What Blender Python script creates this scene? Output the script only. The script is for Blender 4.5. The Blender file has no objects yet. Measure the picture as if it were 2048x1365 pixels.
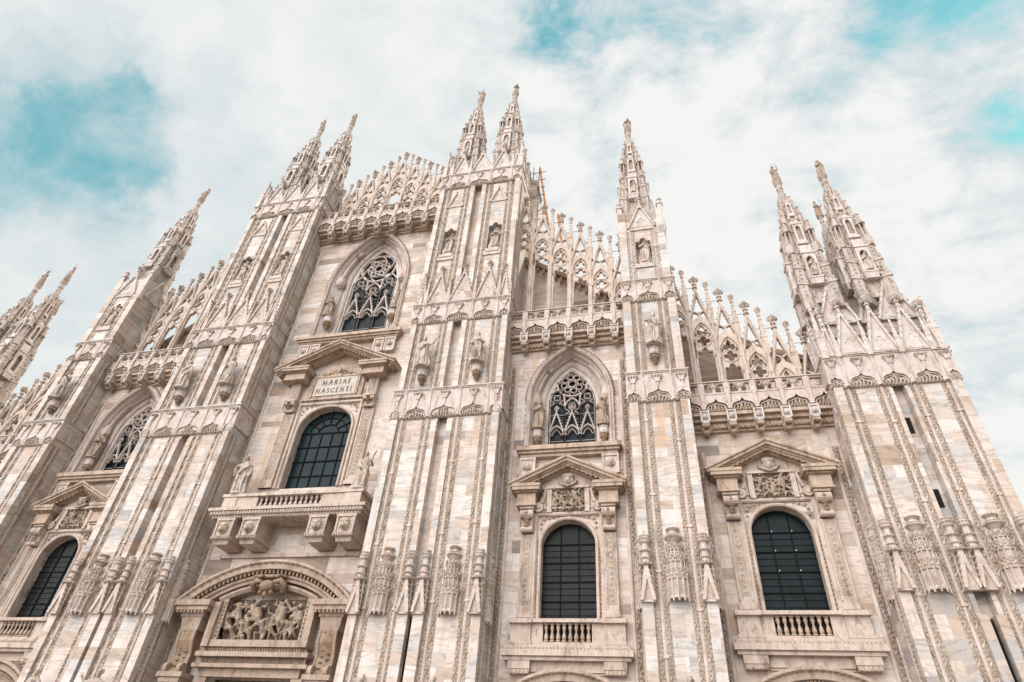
import bpy, bmesh, math, random
from mathutils import Vector, Matrix
from mathutils.geometry import tessellate_polygon
R = math.radians
sc = bpy.context.scene
COL = sc.collection
rnd = random.Random(7)

# ------------------------------------------------------------------ camera
F_PX, PITCH, YAW, ROLL = 1239.57, 0.6802771, -0.2770808, 0.0815234
CAM = Vector((20.562, -28.6, 1.6))

def pix_dir(px, py):
    u = (px - 1024) / F_PX; v = (682.5 - py) / F_PX
    cr, sr = math.cos(ROLL), math.sin(ROLL)
    u, v = cr*u - sr*v, sr*u + cr*v
    d = (u, math.cos(PITCH) - v*math.sin(PITCH), math.sin(PITCH) + v*math.cos(PITCH))
    cy, sy = math.cos(YAW), math.sin(YAW)
    return Vector((cy*d[0] + sy*d[1], -sy*d[0] + cy*d[1], d[2])).normalized()

fw = pix_dir(1024, 682.5)
rt = (pix_dir(1124, 682.5)*1.0 - fw * pix_dir(1124, 682.5).dot(fw)).normalized()
up = rt.cross(fw).normalized()
cam_d = bpy.data.cameras.new('camera'); cam = bpy.data.objects.new('camera', cam_d); COL.objects.link(cam)
cam.matrix_world = Matrix(((rt.x, up.x, -fw.x, CAM.x), (rt.y, up.y, -fw.y, CAM.y), (rt.z, up.z, -fw.z, CAM.z), (0, 0, 0, 1)))
cam_d.sensor_width = 36; cam_d.lens = 36 * F_PX / 2048; cam_d.clip_end = 3000
sc.camera = cam

# ------------------------------------------------------------------ light
SUN_DIR = Vector((0.80, 0.50, 0.62)).normalized()          # from behind the right of the church
sun_el = math.asin(SUN_DIR.z); sun_az = math.atan2(SUN_DIR.x, SUN_DIR.y)
sd = bpy.data.lights.new('sun', 'SUN'); sd.energy = 2.3; sd.angle = R(1.0); sd.color = (1, .87, .72)
so = bpy.data.objects.new('sun', sd); COL.objects.link(so); so.location = (60, 40, 90)
so.rotation_euler = SUN_DIR.to_track_quat('Z', 'Y').to_euler()
sc.view_settings.view_transform = 'Standard'; sc.view_settings.look = 'None'
sc.view_settings.exposure = 0.25; sc.view_settings.gamma = 1.0

class NT:
    """small node helper"""
    def __init__(s, tree): s.t = tree; s.n = tree.nodes; s.l = tree.links
    def node(s, typ, **kw):
        n = s.n.new(typ)
        for k, v in kw.items(): setattr(n, k, v)
        return n
    def link(s, a, b): s.l.new(a, b)
    def sv(s, sock, v):
        if hasattr(v, 'bl_idname') or hasattr(v, 'is_output'): s.l.new(v, sock)
        else: sock.default_value = v
    def math(s, op, a, b=0.0, c=0.0, clamp=False):
        n = s.n.new('ShaderNodeMath'); n.operation = op; n.use_clamp = clamp
        s.sv(n.inputs[0], a); s.sv(n.inputs[1], b)
        if len(n.inputs) > 2: s.sv(n.inputs[2], c)
        return n.outputs[0]
    def vmath(s, op, a, b=None, out=0):
        n = s.n.new('ShaderNodeVectorMath'); n.operation = op
        s.sv(n.inputs[0], a)
        if b is not None: s.sv(n.inputs[1], b)
        return n.outputs[out]
    def mix(s, f, a, b, mode='MIX'):
        n = s.n.new('ShaderNodeMix'); n.data_type = 'RGBA'; n.blend_type = mode
        s.sv(n.inputs[0], f); s.sv(n.inputs[6], a); s.sv(n.inputs[7], b)
        return n.outputs[2]
    def ramp(s, f, stops, interp='LINEAR'):
        n = s.n.new('ShaderNodeValToRGB'); n.color_ramp.interpolation = interp
        el = n.color_ramp.elements
        while len(el) < len(stops): el.new(0.5)
        for e, (p, c) in zip(el, stops):
            e.position = p; e.color = (*c, 1) if len(c) == 3 else c
        s.sv(n.inputs[0], f); return n.outputs[0]
    def noise(s, vec, scale=1, detail=4, rough=.55, dist=0.0):
        n = s.n.new('ShaderNodeTexNoise'); s.sv(n.inputs['Vector'], vec)
        n.inputs['Scale'].default_value = scale; n.inputs['Detail'].default_value = detail
        n.inputs['Roughness'].default_value = rough; n.inputs['Distortion'].default_value = dist
        return n.outputs[0]
    def rng(s, v, a, b, c=0, d=1, smooth=True):
        n = s.n.new('ShaderNodeMapRange'); n.interpolation_type = 'SMOOTHSTEP' if smooth else 'LINEAR'
        s.sv(n.inputs[0], v); n.inputs[1].default_value = a; n.inputs[2].default_value = b
        n.inputs[3].default_value = c; n.inputs[4].default_value = d
        return n.outputs[0]

def make_world():
    w = bpy.data.worlds.new('World'); sc.world = w; w.use_nodes = True
    w.node_tree.nodes.clear(); T = NT(w.node_tree)
    tc = T.node('ShaderNodeTexCoord').outputs['Generated']
    d = T.vmath('NORMALIZE', tc)
    sky = T.node('ShaderNodeTexSky', sky_type='NISHITA', sun_disc=False, sun_elevation=sun_el, sun_rotation=sun_az)
    sky.air_density = 1.0; sky.dust_density = 0.4; sky.ozone_density = 1.0
    blue = T.mix(1.0, sky.outputs[0], (1.45, 2.50, 1.78, 1), 'MULTIPLY')     # teal cast of the air
    blue = T.mix(.6, blue, (1.25, 4.3, 4.9, 1))
    sep = T.node('ShaderNodeSeparateXYZ'); T.link(d, sep.inputs[0])
    den = T.math('ADD', T.math('MAXIMUM', sep.outputs[2], 0.0), 0.32)
    comb = T.node('ShaderNodeCombineXYZ')
    T.link(T.math('DIVIDE', sep.outputs[0], den), comb.inputs[0]); T.link(T.math('DIVIDE', sep.outputs[1], den), comb.inputs[1])
    big = T.noise(comb.outputs[0], 1.9, 6, .58, .5)
    fine = T.noise(T.vmath('MULTIPLY', comb.outputs[0], (1.0, 1.5, 1.0)), 7.0, 9, .64, .35)
    # puffier towards the right of the church, smoother towards the left
    puff = T.rng(T.vmath('DOT_PRODUCT', d, tuple(pix_dir(1700, 250)), out=1), math.cos(R(42)), math.cos(R(8)), .75, 2.5)
    cov = T.math('ADD', T.math('ADD', T.math('MULTIPLY', T.math('SUBTRACT', big, .5), 1.0), T.math('MULTIPLY', T.math('MULTIPLY', T.math('SUBTRACT', fine, .5), puff), 1.15)), .86)
    wn = T.node('ShaderNodeTexNoise'); T.link(d, wn.inputs['Vector']); wn.inputs['Scale'].default_value = 5.5; wn.inputs['Detail'].default_value = 6; wn.inputs['Roughness'].default_value = .62
    wv = T.vmath('SCALE', T.vmath('SUBTRACT', wn.outputs['Color'], (.5, .5, .5)), None); wv.node.inputs['Scale'].default_value = .34
    dw = T.vmath('NORMALIZE', T.vmath('ADD', d, wv))
    # openings in the cloud, as directions in the sky
    for px, py, rad, k in [(-140, 235, 12.5, .58), (-30, 320, 7, .16), (240, 290, 5, .42), (130, 165, 6, .14), (300, 140, 8, .12), (350, 60, 9, .12), (1180, 10, 9, .62), (1180, 150, 6, .5), (1310, 190, 5, .16), (1330, 90, 5, .34),
                           (2060, 60, 11, .66), (1900, 20, 8, .36), (2060, 180, 5, .2), (1660, 110, 6, .22), (1800, 290, 8, .26), (1960, 400, 8, .18), (1500, 240, 10, .16),
                           (330, 470, 14, .16), (560, 200, 12, .14), (60, 480, 12, .2), (2030, 560, 10, .12), (330, 90, 10, .14), (900, 20, 14, .10)]:
        dp = T.vmath('DOT_PRODUCT', dw, tuple(pix_dir(px, py)), out=1)
        cov = T.math('SUBTRACT', cov, T.rng(dp, math.cos(R(rad*1.15)), 1.0, 0, k*.70))
    for px, py, rad, k in [(1680, 230, 12, .22), (1960, 290, 8, .2), (470, 130, 9, .2), (870, 200, 14, .25), (1640, 720, 22, .3), (1235, 160, 4, .3), (1270, 85, 5, .3), (1360, 160, 5, .3), (1260, 290, 9, .35), (60, 480, 10, .12), (100, 50, 9, .25), (1900, 130, 6, .2)]:
        dp = T.vmath('DOT_PRODUCT', dw, tuple(pix_dir(px, py)), out=1)
        cov = T.math('ADD', cov, T.rng(dp, math.cos(R(rad*1.25)), 1.0, 0, k))
    mask = T.rng(cov, .02, .78)
    shade = T.rng(cov, .55, 1.25)
    cl = T.mix(shade, (5.7, 6.3, 6.5, 1), (7.7, 7.7, 7.6, 1))
    # unseen bright patch added to the sky behind the camera to light the facade
    front_fill = T.vmath('DOT_PRODUCT', d, tuple(Vector((-.34, -.80, .50)).normalized()), out=1)
    cl = T.mix(T.rng(front_fill, .62, .95), cl, (7.7, 7.35, 7.15, 1))
    cl = T.vmath('SCALE', cl, None)
    sn = cl.node; T.link(T.rng(front_fill, .62, .97, 1.0, FRONT_BOOST), sn.inputs['Scale'])
    colr = T.mix(mask, blue, cl)
    bg = T.node('ShaderNodeBackground'); T.link(colr, bg.inputs[0]); bg.inputs[1].default_value = 0.1
    out = T.node('ShaderNodeOutputWorld'); T.link(bg.outputs[0], out.inputs[0])
FRONT_BOOST = 5.7
make_world()

# ------------------------------------------------------------------ materials
def mat_new(name):
    m = bpy.data.materials.new(name); m.use_nodes = True; m.node_tree.nodes.clear()
    T = NT(m.node_tree)
    b = T.node('ShaderNodeBsdfPrincipled'); o = T.node('ShaderNodeOutputMaterial'); T.link(b.outputs[0], o.inputs[0])
    return m, T, b

WHITE = (.635, .588, .555); PINK = (.575, .475, .415); BEIGE = (.49, .395, .325); TAN = (.34, .255, .19); GREY = (.36, .325, .30); DGREY = (.24, .215, .195); COOL = (.51, .495, .485)

def blocks(name, stops, course=.62, width=1.35, vein=.5, stain=.35, bump=.25):
    m, T, b = mat_new(name)
    pos = T.node('ShaderNodeNewGeometry').outputs['Position']
    s = T.node('ShaderNodeSeparateXYZ'); T.link(pos, s.inputs[0]); x, y, z = s.outputs
    u = T.math('ADD', x, T.math('MULTIPLY', y, .93))
    v = T.math('ADD', z, T.math('ADD', T.math('MULTIPLY', T.math('SINE', T.math('MULTIPLY', z, 1.7)), .16), T.math('MULTIPLY', T.math('SINE', T.math('MULTIPLY', z, 4.3)), .07)))
    u2 = T.math('ADD', u, T.math('MULTIPLY', T.math('SINE', T.math('MULTIPLY', u, 1.1)), .35))
    c = T.node('ShaderNodeCombineXYZ'); T.link(u2, c.inputs[0]); T.link(v, c.inputs[1])
    br = T.node('ShaderNodeTexBrick'); T.link(c.outputs[0], br.inputs['Vector'])
    br.inputs['Color1'].default_value = (0, 0, 0, 1); br.inputs['Color2'].default_value = (1, 1, 1, 1); br.inputs['Mortar'].default_value = (.5, .5, .5, 1)
    br.inputs['Scale'].default_value = 1; br.inputs['Mortar Size'].default_value = .009; br.inputs['Mortar Smooth'].default_value = .3
    br.inputs['Brick Width'].default_value = width; br.inputs['Row Height'].default_value = course
    br.offset = .37; br.squash = 1.6; br.squash_frequency = 3
    rv = br.outputs['Color']
    base = T.ramp(rv, stops)
    # veins, shifted from block to block
    tl = T.math('MULTIPLY', T.math('SUBTRACT', rv, .45), .55)                 # every block is cut at its own slant
    vz = T.math('ADD', z, T.math('MULTIPLY', u, tl))
    vc = T.node('ShaderNodeCombineXYZ'); T.link(T.math('MULTIPLY', u, .16), vc.inputs[0]); T.link(vz, vc.inputs[1]); T.link(T.math('MULTIPLY', rv, 53), vc.inputs[2])
    n1 = T.noise(vc.outputs[0], 1.7, 6, .60, .35)
    vn = T.ramp(n1, [(.36, (1, 1, 1)), (.42, (.86, .84, .83)), (.455, (.58, .555, .55)), (.49, (.94, .93, .92)), (.58, (1, 1, 1)), (.64, (.76, .73, .71)), (.70, (1, 1, 1))])
    col = T.mix(vein, base, vn, 'MULTIPLY')
    n2 = T.noise(pos, 7, 5, .65, .3)
    col = T.mix(.35, col, T.ramp(n2, [(.25, (.80, .77, .74)), (.6, (1, 1, 1))]), 'MULTIPLY')
    # rain and rust stains running down
    st = T.noise(T.vmath('MULTIPLY', pos, (1.3, 1.3, .16)), 1.2, 6, .62, .5)
    col = T.mix(T.math('MULTIPLY', T.rng(st, .50, .74), stain), col, (.46, .30, .185, 1))
    st2 = T.noise(T.vmath('MULTIPLY', pos, (2.3, 2.3, .22)), 1.0, 6, .65, .2)
    col = T.mix(T.math('MULTIPLY', T.rng(st2, .56, .8), stain*.7), col, (.25, .225, .20, 1))
    gr = T.noise(T.vmath('MULTIPLY', pos, (1, 1, .5)), 3.1, 8, .72, .4)
    col = T.mix(T.math('MULTIPLY', T.rng(gr, .54, .72), stain*.95), col, (.20, .15, .112, 1))
    col = T.mix(T.math('MULTIPLY', br.outputs['Fac'], .4), col, (.25, .21, .175, 1))
    T.link(col, b.inputs['Base Color'])
    b.inputs['Roughness'].default_value = .62; b.inputs['Specular IOR Level'].default_value = .35
    bp = T.node('ShaderNodeBump'); bp.inputs['Strength'].default_value = bump; bp.inputs['Distance'].default_value = .03
    hgt = T.math('SUBTRACT', T.math('ADD', T.math('MULTIPLY', n2, .3), T.math('MULTIPLY', rv, .3)), br.outputs['Fac'])
    T.link(hgt, bp.inputs['Height']); T.link(bp.outputs[0], b.inputs['Normal'])
    return m

def stone(name, c1, c2, dark, stain=.5, scale=2.2, speck=.3, bump=.3, bscale=14, rough=.65):
    m, T, b = mat_new(name)
    pos = T.node('ShaderNodeNewGeometry').outputs['Position']
    n = T.noise(pos, scale, 6, .62, .6); col = T.mix(T.rng(n, .3, .7), (*c1, 1), (*c2, 1))
    st = T.noise(T.vmath('MULTIPLY', pos, (1.2, 1.2, .3)), 1.7, 6, .66, .4)
    col = T.mix(T.math('MULTIPLY', T.rng(st, .48, .72), stain), col, (*dark, 1))
    sp = T.noise(pos, bscale, 4, .7, 0)
    col = T.mix(T.math('MULTIPLY', T.rng(sp, .5, .72), speck), col, (.13, .095, .07, 1))
    so = T.noise(T.vmath('MULTIPLY', pos, (1, 1, .45)), 4.2, 7, .7, .3)
    col = T.mix(T.math('MULTIPLY', T.rng(so, .52, .68), stain*.95), col, (.12, .088, .064, 1))
    T.link(col, b.inputs['Base Color']); b.inputs['Roughness'].default_value = rough; b.inputs['Specular IOR Level'].default_value = .3
    bp = T.node('ShaderNodeBump'); bp.inputs['Strength'].default_value = bump; bp.inputs['Distance'].default_value = .05
    T.link(sp, bp.inputs['Height']); T.link(bp.outputs[0], b.inputs['Normal'])
    return m

M = {}
M['wall'] = blocks('marble_blocks_wall', [(0, GREY), (.09, BEIGE), (.25, PINK), (.42, WHITE), (.6, PINK), (.7, WHITE), (.84, BEIGE), (.94, TAN), (1, DGREY)], .62, 1.5, .70, .66)
M['pier'] = blocks('marble_blocks_pier', [(0, GREY), (.07, COOL), (.14, BEIGE), (.24, WHITE), (.36, PINK), (.48, WHITE), (.60, COOL), (.70, BEIGE), (.78, WHITE), (.9, PINK), (.96, BEIGE), (1, TAN)], .68, 1.3, .74, .64)
M['trim'] = stone('marble_trim', (0.571, 0.504, 0.467), (0.493, 0.389, 0.327), (0.177, 0.113, 0.071), .5, 1.6, .25)
M['white'] = stone('pale_marble', (0.616, 0.568, 0.544), (0.517, 0.429, 0.380), (0.196, 0.139, 0.100), .4, 1.3, .2)
M['band'] = stone('frieze_marble', (0.586, 0.523, 0.494), (0.507, 0.416, 0.362), (0.190, 0.129, 0.090), .55, 1.1, .25)
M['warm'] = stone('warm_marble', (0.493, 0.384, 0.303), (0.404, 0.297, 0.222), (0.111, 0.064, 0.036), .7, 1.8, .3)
M['carved'] = stone('carved_weathered_marble', (0.530, 0.451, 0.385), (0.413, 0.325, 0.253), (0.138, 0.094, 0.065), .6, 3.0, .35, .6, 9)
M['backing'] = stone('darker_backing_marble', (0.430, 0.358, 0.291), (0.336, 0.270, 0.211), (0.138, 0.103, 0.077), .5, 3.0, .4, .5, 9)  # darker tone for the ground behind carved leaves and for niche backs
M['relief_back'] = stone('dark_relief_back_marble', (.17, .13, .10), (.12, .09, .068), (.06, .045, .035), .5, 3.0, .3)  # dark tone for the plates behind the relief figures
M['relief'] = stone('relief_marble', (.40, .315, .245), (.31, .235, .175), (.12, .085, .06), .6, 3.0, .35, .4, 12)
M['dark_brown'] = stone('dark_brown_marble', (.34, .245, .17), (.24, .16, .105), (.11, .07, .045), .6, 3.0, .45, .5, 9)  # warm marble darkened to put soffit shade into pediment undersides; also colours carvings
M['portal'] = stone('brown_portal_marble', (0.439, 0.340, 0.273), (0.352, 0.262, 0.200), (0.111, 0.071, 0.048), .6, 1.8, .35)
M['frame'] = stone('window_frame_marble', (0.552, 0.460, 0.399), (0.472, 0.372, 0.306), (0.157, 0.100, 0.064), .6, 1.7, .28)
M['tracery'] = stone('tracery_marble', (0.572, 0.492, 0.434), (0.491, 0.388, 0.313), (0.177, 0.110, 0.064), .5, 2.0, .22)
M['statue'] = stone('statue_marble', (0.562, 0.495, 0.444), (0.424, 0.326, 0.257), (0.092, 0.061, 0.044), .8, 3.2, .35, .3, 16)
M['dark_statue'] = stone('dark_statue_marble', (.40, .315, .25), (.30, .22, .165), (.11, .078, .058), .6, 3.2, .35, .3, 16)  # darker statue tone for spire tips and window jambs
M['spire'] = stone('spire_marble', (0.512, 0.455, 0.415), (0.419, 0.341, 0.288), (0.131, 0.094, 0.071), .6, 1.4, .35, .4, 8)

def plain(name, col, rough=.5, metal=0.0, spec=.4, var=.0):
    m, T, b = mat_new(name)
    if var:
        pos = T.node('ShaderNodeNewGeometry').outputs['Position']
        n = T.noise(pos, 3, 5, .6, .3)
        c = T.mix(T.rng(n, .3, .7), (*[k*(1-var) for k in col], 1), (*[min(1, k*(1+var)) for k in col], 1)); T.link(c, b.inputs['Base Color'])
    else: b.inputs['Base Color'].default_value = (*col, 1)
    b.inputs['Roughness'].default_value = rough; b.inputs['Metallic'].default_value = metal; b.inputs['Specular IOR Level'].default_value = spec
    return m

def glassmat(name, c1, c2, cell=(.55, .55)):
    m, T, b = mat_new(name)
    pos = T.node('ShaderNodeNewGeometry').outputs['Position']
    s = T.node('ShaderNodeSeparateXYZ'); T.link(pos, s.inputs[0])
    c = T.node('ShaderNodeCombineXYZ'); T.link(s.outputs[0], c.inputs[0]); T.link(s.outputs[2], c.inputs[1])
    br = T.node('ShaderNodeTexBrick'); T.link(c.outputs[0], br.inputs['Vector']); br.offset = 0
    br.inputs['Color1'].default_value = (0, 0, 0, 1); br.inputs['Color2'].default_value = (1, 1, 1, 1); br.inputs['Mortar'].default_value = (0, 0, 0, 1)
    br.inputs['Scale'].default_value = 1; br.inputs['Mortar Size'].default_value = .012; br.inputs['Brick Width'].default_value = cell[0]; br.inputs['Row Height'].default_value = cell[1]
    n = T.noise(pos, 1.1, 4, .6, .3)
    f = T.math('ADD', T.math('MULTIPLY', br.outputs['Color'], .5), T.math('MULTIPLY', T.rng(n, .3, .7), .5))
    col = T.mix(f, (*c1, 1), (*c2, 1)); col = T.mix(br.outputs['Fac'], col, (.004, .005, .006, 1))
    T.link(col, b.inputs['Base Color']); b.inputs['Roughness'].default_value = .35; b.inputs['Specular IOR Level'].default_value = .12
    bp = T.node('ShaderNodeBump'); bp.inputs['Strength'].default_value = .3; bp.inputs['Distance'].default_value = .02
    T.link(T.noise(pos, 5, 2, .5), bp.inputs['Height']); T.link(bp.outputs[0], b.inputs['Normal'])
    return m
M['glass_teal'] = glassmat('teal_leaded_glass', (.004, .009, .012), (.009, .027, .033))
M['glass_dark'] = glassmat('dark_leaded_glass', (.010, .011, .012), (.018, .021, .022), (.45, .5))
M['glass_green'] = glassmat('dark_greenish_leaded_glass', (.004, .007, .009), (.008, .018, .021))
M['glass_navy'] = glassmat('navy_leaded_glass', (.003, .005, .008), (.006, .012, .018), (.6, .8))
M['iron'] = plain('dark_iron', (.009, .010, .011), .8, 0.0, .08)
M['bar'] = plain('grey_iron_bar', (.22, .23, .23), .45)
M['hole'] = plain('opening_and_shade_black', (.006, .006, .006), .9)  # black for slit windows and for shade painted into recesses
M['ink'] = plain('dark_lettering', (.13, .10, .08), .7, var=.3)
M['plaque'] = plain('plaque_marble', (.46, .405, .355), .6, var=.12)
M['bronze'] = plain('bronze_door', (.10, .075, .05), .4, .6, var=.3)
M['orange'] = plain('orange_scaffold_board', (.50, .23, .075), .7, var=.15)
M['steel'] = plain('scaffold_steel', (.10, .10, .11), .45, .5)
M['lamp'] = plain('small_white_stud', (.5, .5, .48), .5)

# ------------------------------------------------------------------ mesh builder
class MB:
    def __init__(s): s.v = []; s.f = []; s.m = []; s.mi = 0
    def add(s, vs, fs):
        k = len(s.v); s.v += [tuple(p) for p in vs]
        for f in fs: s.f.append(tuple(i + k for i in f)); s.m.append(s.mi)
    def box(s, x0, x1, y0, y1, z0, z1):
        s.add([(x0, y0, z0), (x1, y0, z0), (x1, y1, z0), (x0, y1, z0), (x0, y0, z1), (x1, y0, z1), (x1, y1, z1), (x0, y1, z1)],
              [(0, 3, 2, 1), (4, 5, 6, 7), (0, 1, 5, 4), (1, 2, 6, 5), (2, 3, 7, 6), (3, 0, 4, 7)])
    def frus(s, x0, x1, y0, y1, z0, z1, tx, ty):
        """box whose top is inset by tx, ty (negative = flares)"""
        s.add([(x0, y0, z0), (x1, y0, z0), (x1, y1, z0), (x0, y1, z0), (x0+tx, y0+ty, z1), (x1-tx, y0+ty, z1), (x1-tx, y1-ty, z1), (x0+tx, y1-ty, z1)],
              [(0, 3, 2, 1), (4, 5, 6, 7), (0, 1, 5, 4), (1, 2, 6, 5), (2, 3, 7, 6), (3, 0, 4, 7)])
    def plate(s, outer, y0, y1, holes=()):
        """polygon with holes in the x-z plane given thickness along y"""
        loops = [list(outer)] + [list(h) for h in holes]
        vl = [[Vector((p[0], p[1], 0)) for p in lp] for lp in loops]
        tri = tessellate_polygon(vl); flat = [p for lp in loops for p in lp]; n = len(flat)
        fs = [tuple(t) for t in tri] + [tuple(i + n for i in reversed(t)) for t in tri]
        k = 0
        for lp in loops:
            c = len(lp)
            for i in range(c):
                a, b = k + i, k + (i+1) % c; fs.append((a, b, b + n, a + n))
            k += c
        s.add([(p[0], y0, p[1]) for p in flat] + [(p[0], y1, p[1]) for p in flat], fs)
    def sweep(s, path, prof, closed=False, caps=True):
        """path: (x,z) points; prof: (n,y) with n along the path's left normal"""
        n = len(path); rows = []
        for i in range(n):
            p = Vector(path[i])
            if closed: a = Vector(path[i-1]); b = Vector(path[(i+1) % n])
            else: a = Vector(path[max(i-1, 0)]); b = Vector(path[min(i+1, n-1)])
            d1 = (p - a) if (p - a).length > 1e-6 else (b - p); d2 = (b - p) if (b - p).length > 1e-6 else (p - a)
            d1 = d1.normalized(); d2 = d2.normalized(); t = (d1 + d2)
            t = t.normalized() if t.length > 1e-6 else d1
            nr = Vector((-t.y, t.x)); sc_ = 1 / max(.35, nr.dot(Vector((-d1.y, d1.x))))
            rows.append([(p.x + nr.x*q[0]*sc_, q[1], p.y + nr.y*q[0]*sc_) for q in prof])
        m = len(prof); vs = [v for r in rows for v in r]; fs = []
        for i in range(n if closed else n-1):
            j = (i+1) % n
            for k in range(m):
                l = (k+1) % m; fs.append((i*m+k, j*m+k, j*m+l, i*m+l))
        if caps and not closed: fs.append(tuple(range(m))); fs.append(tuple(reversed(range((n-1)*m, n*m))))
        s.add(vs, fs)
    def bar(s, path, w, y0, y1, closed=False):
        s.sweep(path, [(-w, y1), (-w*.55, y0), (w*.55, y0), (w, y1)], closed)
    def lathe(s, prof, cx, cy, cz, n=8, a0=0.0, a1=2*math.pi, sy=1.0, fold=None):
        full = abs(a1 - a0 - 2*math.pi) < 1e-6; c = n if full else n + 1; vs = []
        for r, z in prof:
            for i in range(c):
                a = a0 + (a1 - a0)*i/n; rr = r*(fold(a, z) if fold else 1)
                vs.append((cx + rr*math.cos(a), cy + rr*math.sin(a)*sy, cz + z))
        fs = []
        for k in range(len(prof)-1):
            for i in range(n):
                j = (i+1) % c; fs.append((k*c+i, k*c+j, (k+1)*c+j, (k+1)*c+i))
        if full:
            if prof[0][0] > 1e-4: fs.append(tuple(reversed(range(c))))
            if prof[-1][0] > 1e-4: fs.append(tuple(range((len(prof)-1)*c, len(prof)*c)))
        s.add(vs, fs)
    def ell(s, c, r, n=8, m=5):
        vs = []; fs = []
        for k in range(m+1):
            t = math.pi*k/m
            for i in range(n):
                a = 2*math.pi*i/n
                vs.append((c[0]+r[0]*math.sin(t)*math.cos(a), c[1]+r[1]*math.sin(t)*math.sin(a), c[2]-r[2]*math.cos(t)))
        for k in range(m):
            for i in range(n):
                j = (i+1) % n; fs.append((k*n+i, k*n+j, (k+1)*n+j, (k+1)*n+i))
        s.add(vs, fs)
    def blob(s, c, r):
        x, y, z = c; a, b, d = r
        s.add([(x+a, y, z), (x-a, y, z), (x, y+b, z), (x, y-b, z), (x, y, z+d), (x, y, z-d)],
              [(0, 2, 4), (2, 1, 4), (1, 3, 4), (3, 0, 4), (2, 0, 5), (1, 2, 5), (3, 1, 5), (0, 3, 5)])
    def tube(s, pts, rad, n=6):
        pts = [Vector(p) for p in pts]; rads = rad if isinstance(rad, (list, tuple)) else [rad]*len(pts)
        vs = []; ref = Vector((.31, .2, .93))
        for i, p in enumerate(pts):
            t = (pts[min(i+1, len(pts)-1)] - pts[max(i-1, 0)]).normalized()
            rf = ref if abs(t.dot(ref)) < .95 else Vector((1, 0, 0))
            a = t.cross(rf).normalized(); b = t.cross(a)
            for k in range(n):
                an = 2*math.pi*k/n; vs.append(p + (a*math.cos(an) + b*math.sin(an))*rads[i])
        fs = [(i*n+k, i*n+(k+1) % n, (i+1)*n+(k+1) % n, (i+1)*n+k) for i in range(len(pts)-1) for k in range(n)]
        fs.append(tuple(reversed(range(n)))); fs.append(tuple(range((len(pts)-1)*n, len(pts)*n)))
        s.add(vs, fs)
    def merge(s, o, mat=None):
        mat = mat or Matrix(); k = len(s.v); s.v += [tuple(mat @ Vector(p)) for p in o.v]
        s.f += [tuple(i + k for i in f) for f in o.f]; s.m += [s.mi]*len(o.f)
    def mesh(s, name, mats, smooth=False):
        me = bpy.data.meshes.new(name); me.from_pydata(s.v, [], s.f)
        bm = bmesh.new(); bm.from_mesh(me); bmesh.ops.recalc_face_normals(bm, faces=bm.faces); bm.to_mesh(me); bm.free()
        mats = mats if isinstance(mats, (list, tuple)) else [mats]
        for m in mats: me.materials.append(m)
        me.polygons.foreach_set('material_index', s.m)
        if smooth: me.polygons.foreach_set('use_smooth', [True]*len(me.polygons))
        me.update(); return me

def obj(name, me, parent=None, loc=(0, 0, 0), scale=(1, 1, 1), rotz=0.0):
    o = bpy.data.objects.new(name, me); COL.objects.link(o)
    o.location = loc; o.scale = scale; o.rotation_euler = (0, 0, rotz)
    if parent: o.parent = parent
    return o
def tag(o, label, cat=None, group=None, kind=None):
    o['label'] = label
    if cat: o['category'] = cat
    if group: o['group'] = group
    if kind: o['kind'] = kind
    return o
def dup(o, parent=None, scale=None, loc=None):
    c = o.copy(); COL.objects.link(c)
    if parent: c.parent = parent
    if scale: c.scale = scale
    if loc is not None: c.location = loc
    for ch in list(o.children): dup(ch, c)
    return c

# ------------------------------------------------------------------ outlines
def parch(cx, w, zs, za, n=9):
    """pointed arch from left springing over the apex to the right one"""
    h = za - zs; r = (h*h + w*w) / (2*w); pts = []
    a1 = math.atan2(h, r - w)
    for i in range(n+1):
        a = math.pi - a1*i/n; pts.append((cx + (r - w) + r*math.cos(a), zs + r*math.sin(a)))
    return pts + [(2*cx - x, z) for x, z in reversed(pts[:-1])]
def rarch(cx, w, zs, h, n=14):
    return [(cx - w*math.cos(math.pi*i/n), zs + h*math.sin(math.pi*i/n)) for i in range(n+1)]
OG = [(-1, 0), (-.985, .2), (-.88, .40), (-.68, .53), (-.42, .59), (-.22, .67), (-.09, .82), (0, 1)]
def ogee(cx, w, zs, h):
    l = [(cx + x*w, zs + z*h) for x, z in OG]; return l + [(2*cx - x, z) for x, z in reversed(l[:-1])]
def circle(cx, cz, r, n=16, a0=0.0): return [(cx + r*math.cos(a0 + 2*math.pi*i/n), cz + r*math.sin(a0 + 2*math.pi*i/n)) for i in range(n)]
def foil(cx, cz, r, k=4, a0=0.0, n=5):
    """k-lobed opening"""
    pts = []; d = r*.52; q = r*.48
    for j in range(k):
        c = a0 + 2*math.pi*j/k
        for i in range(n):
            a = c - math.pi*.62 + 1.24*math.pi*i/(n-1)
            pts.append((cx + d*math.cos(c) + q*math.cos(a), cz + d*math.sin(c) + q*math.sin(a)))
    return pts
def trefoil_head(cx, w, zs, h):
    """head of an opening from right springing to left (for the notch of a plate)"""
    r = [(1, 0), (1, .18), (.93, .36), (.72, .44), (.50, .38), (.42, .52), (.30, .82), (.12, .97), (0, 1)]
    p = [(cx + a*w, zs + b*h) for a, b in r]; return p + [(2*cx - x, z) for x, z in reversed(p[:-1])]

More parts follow.
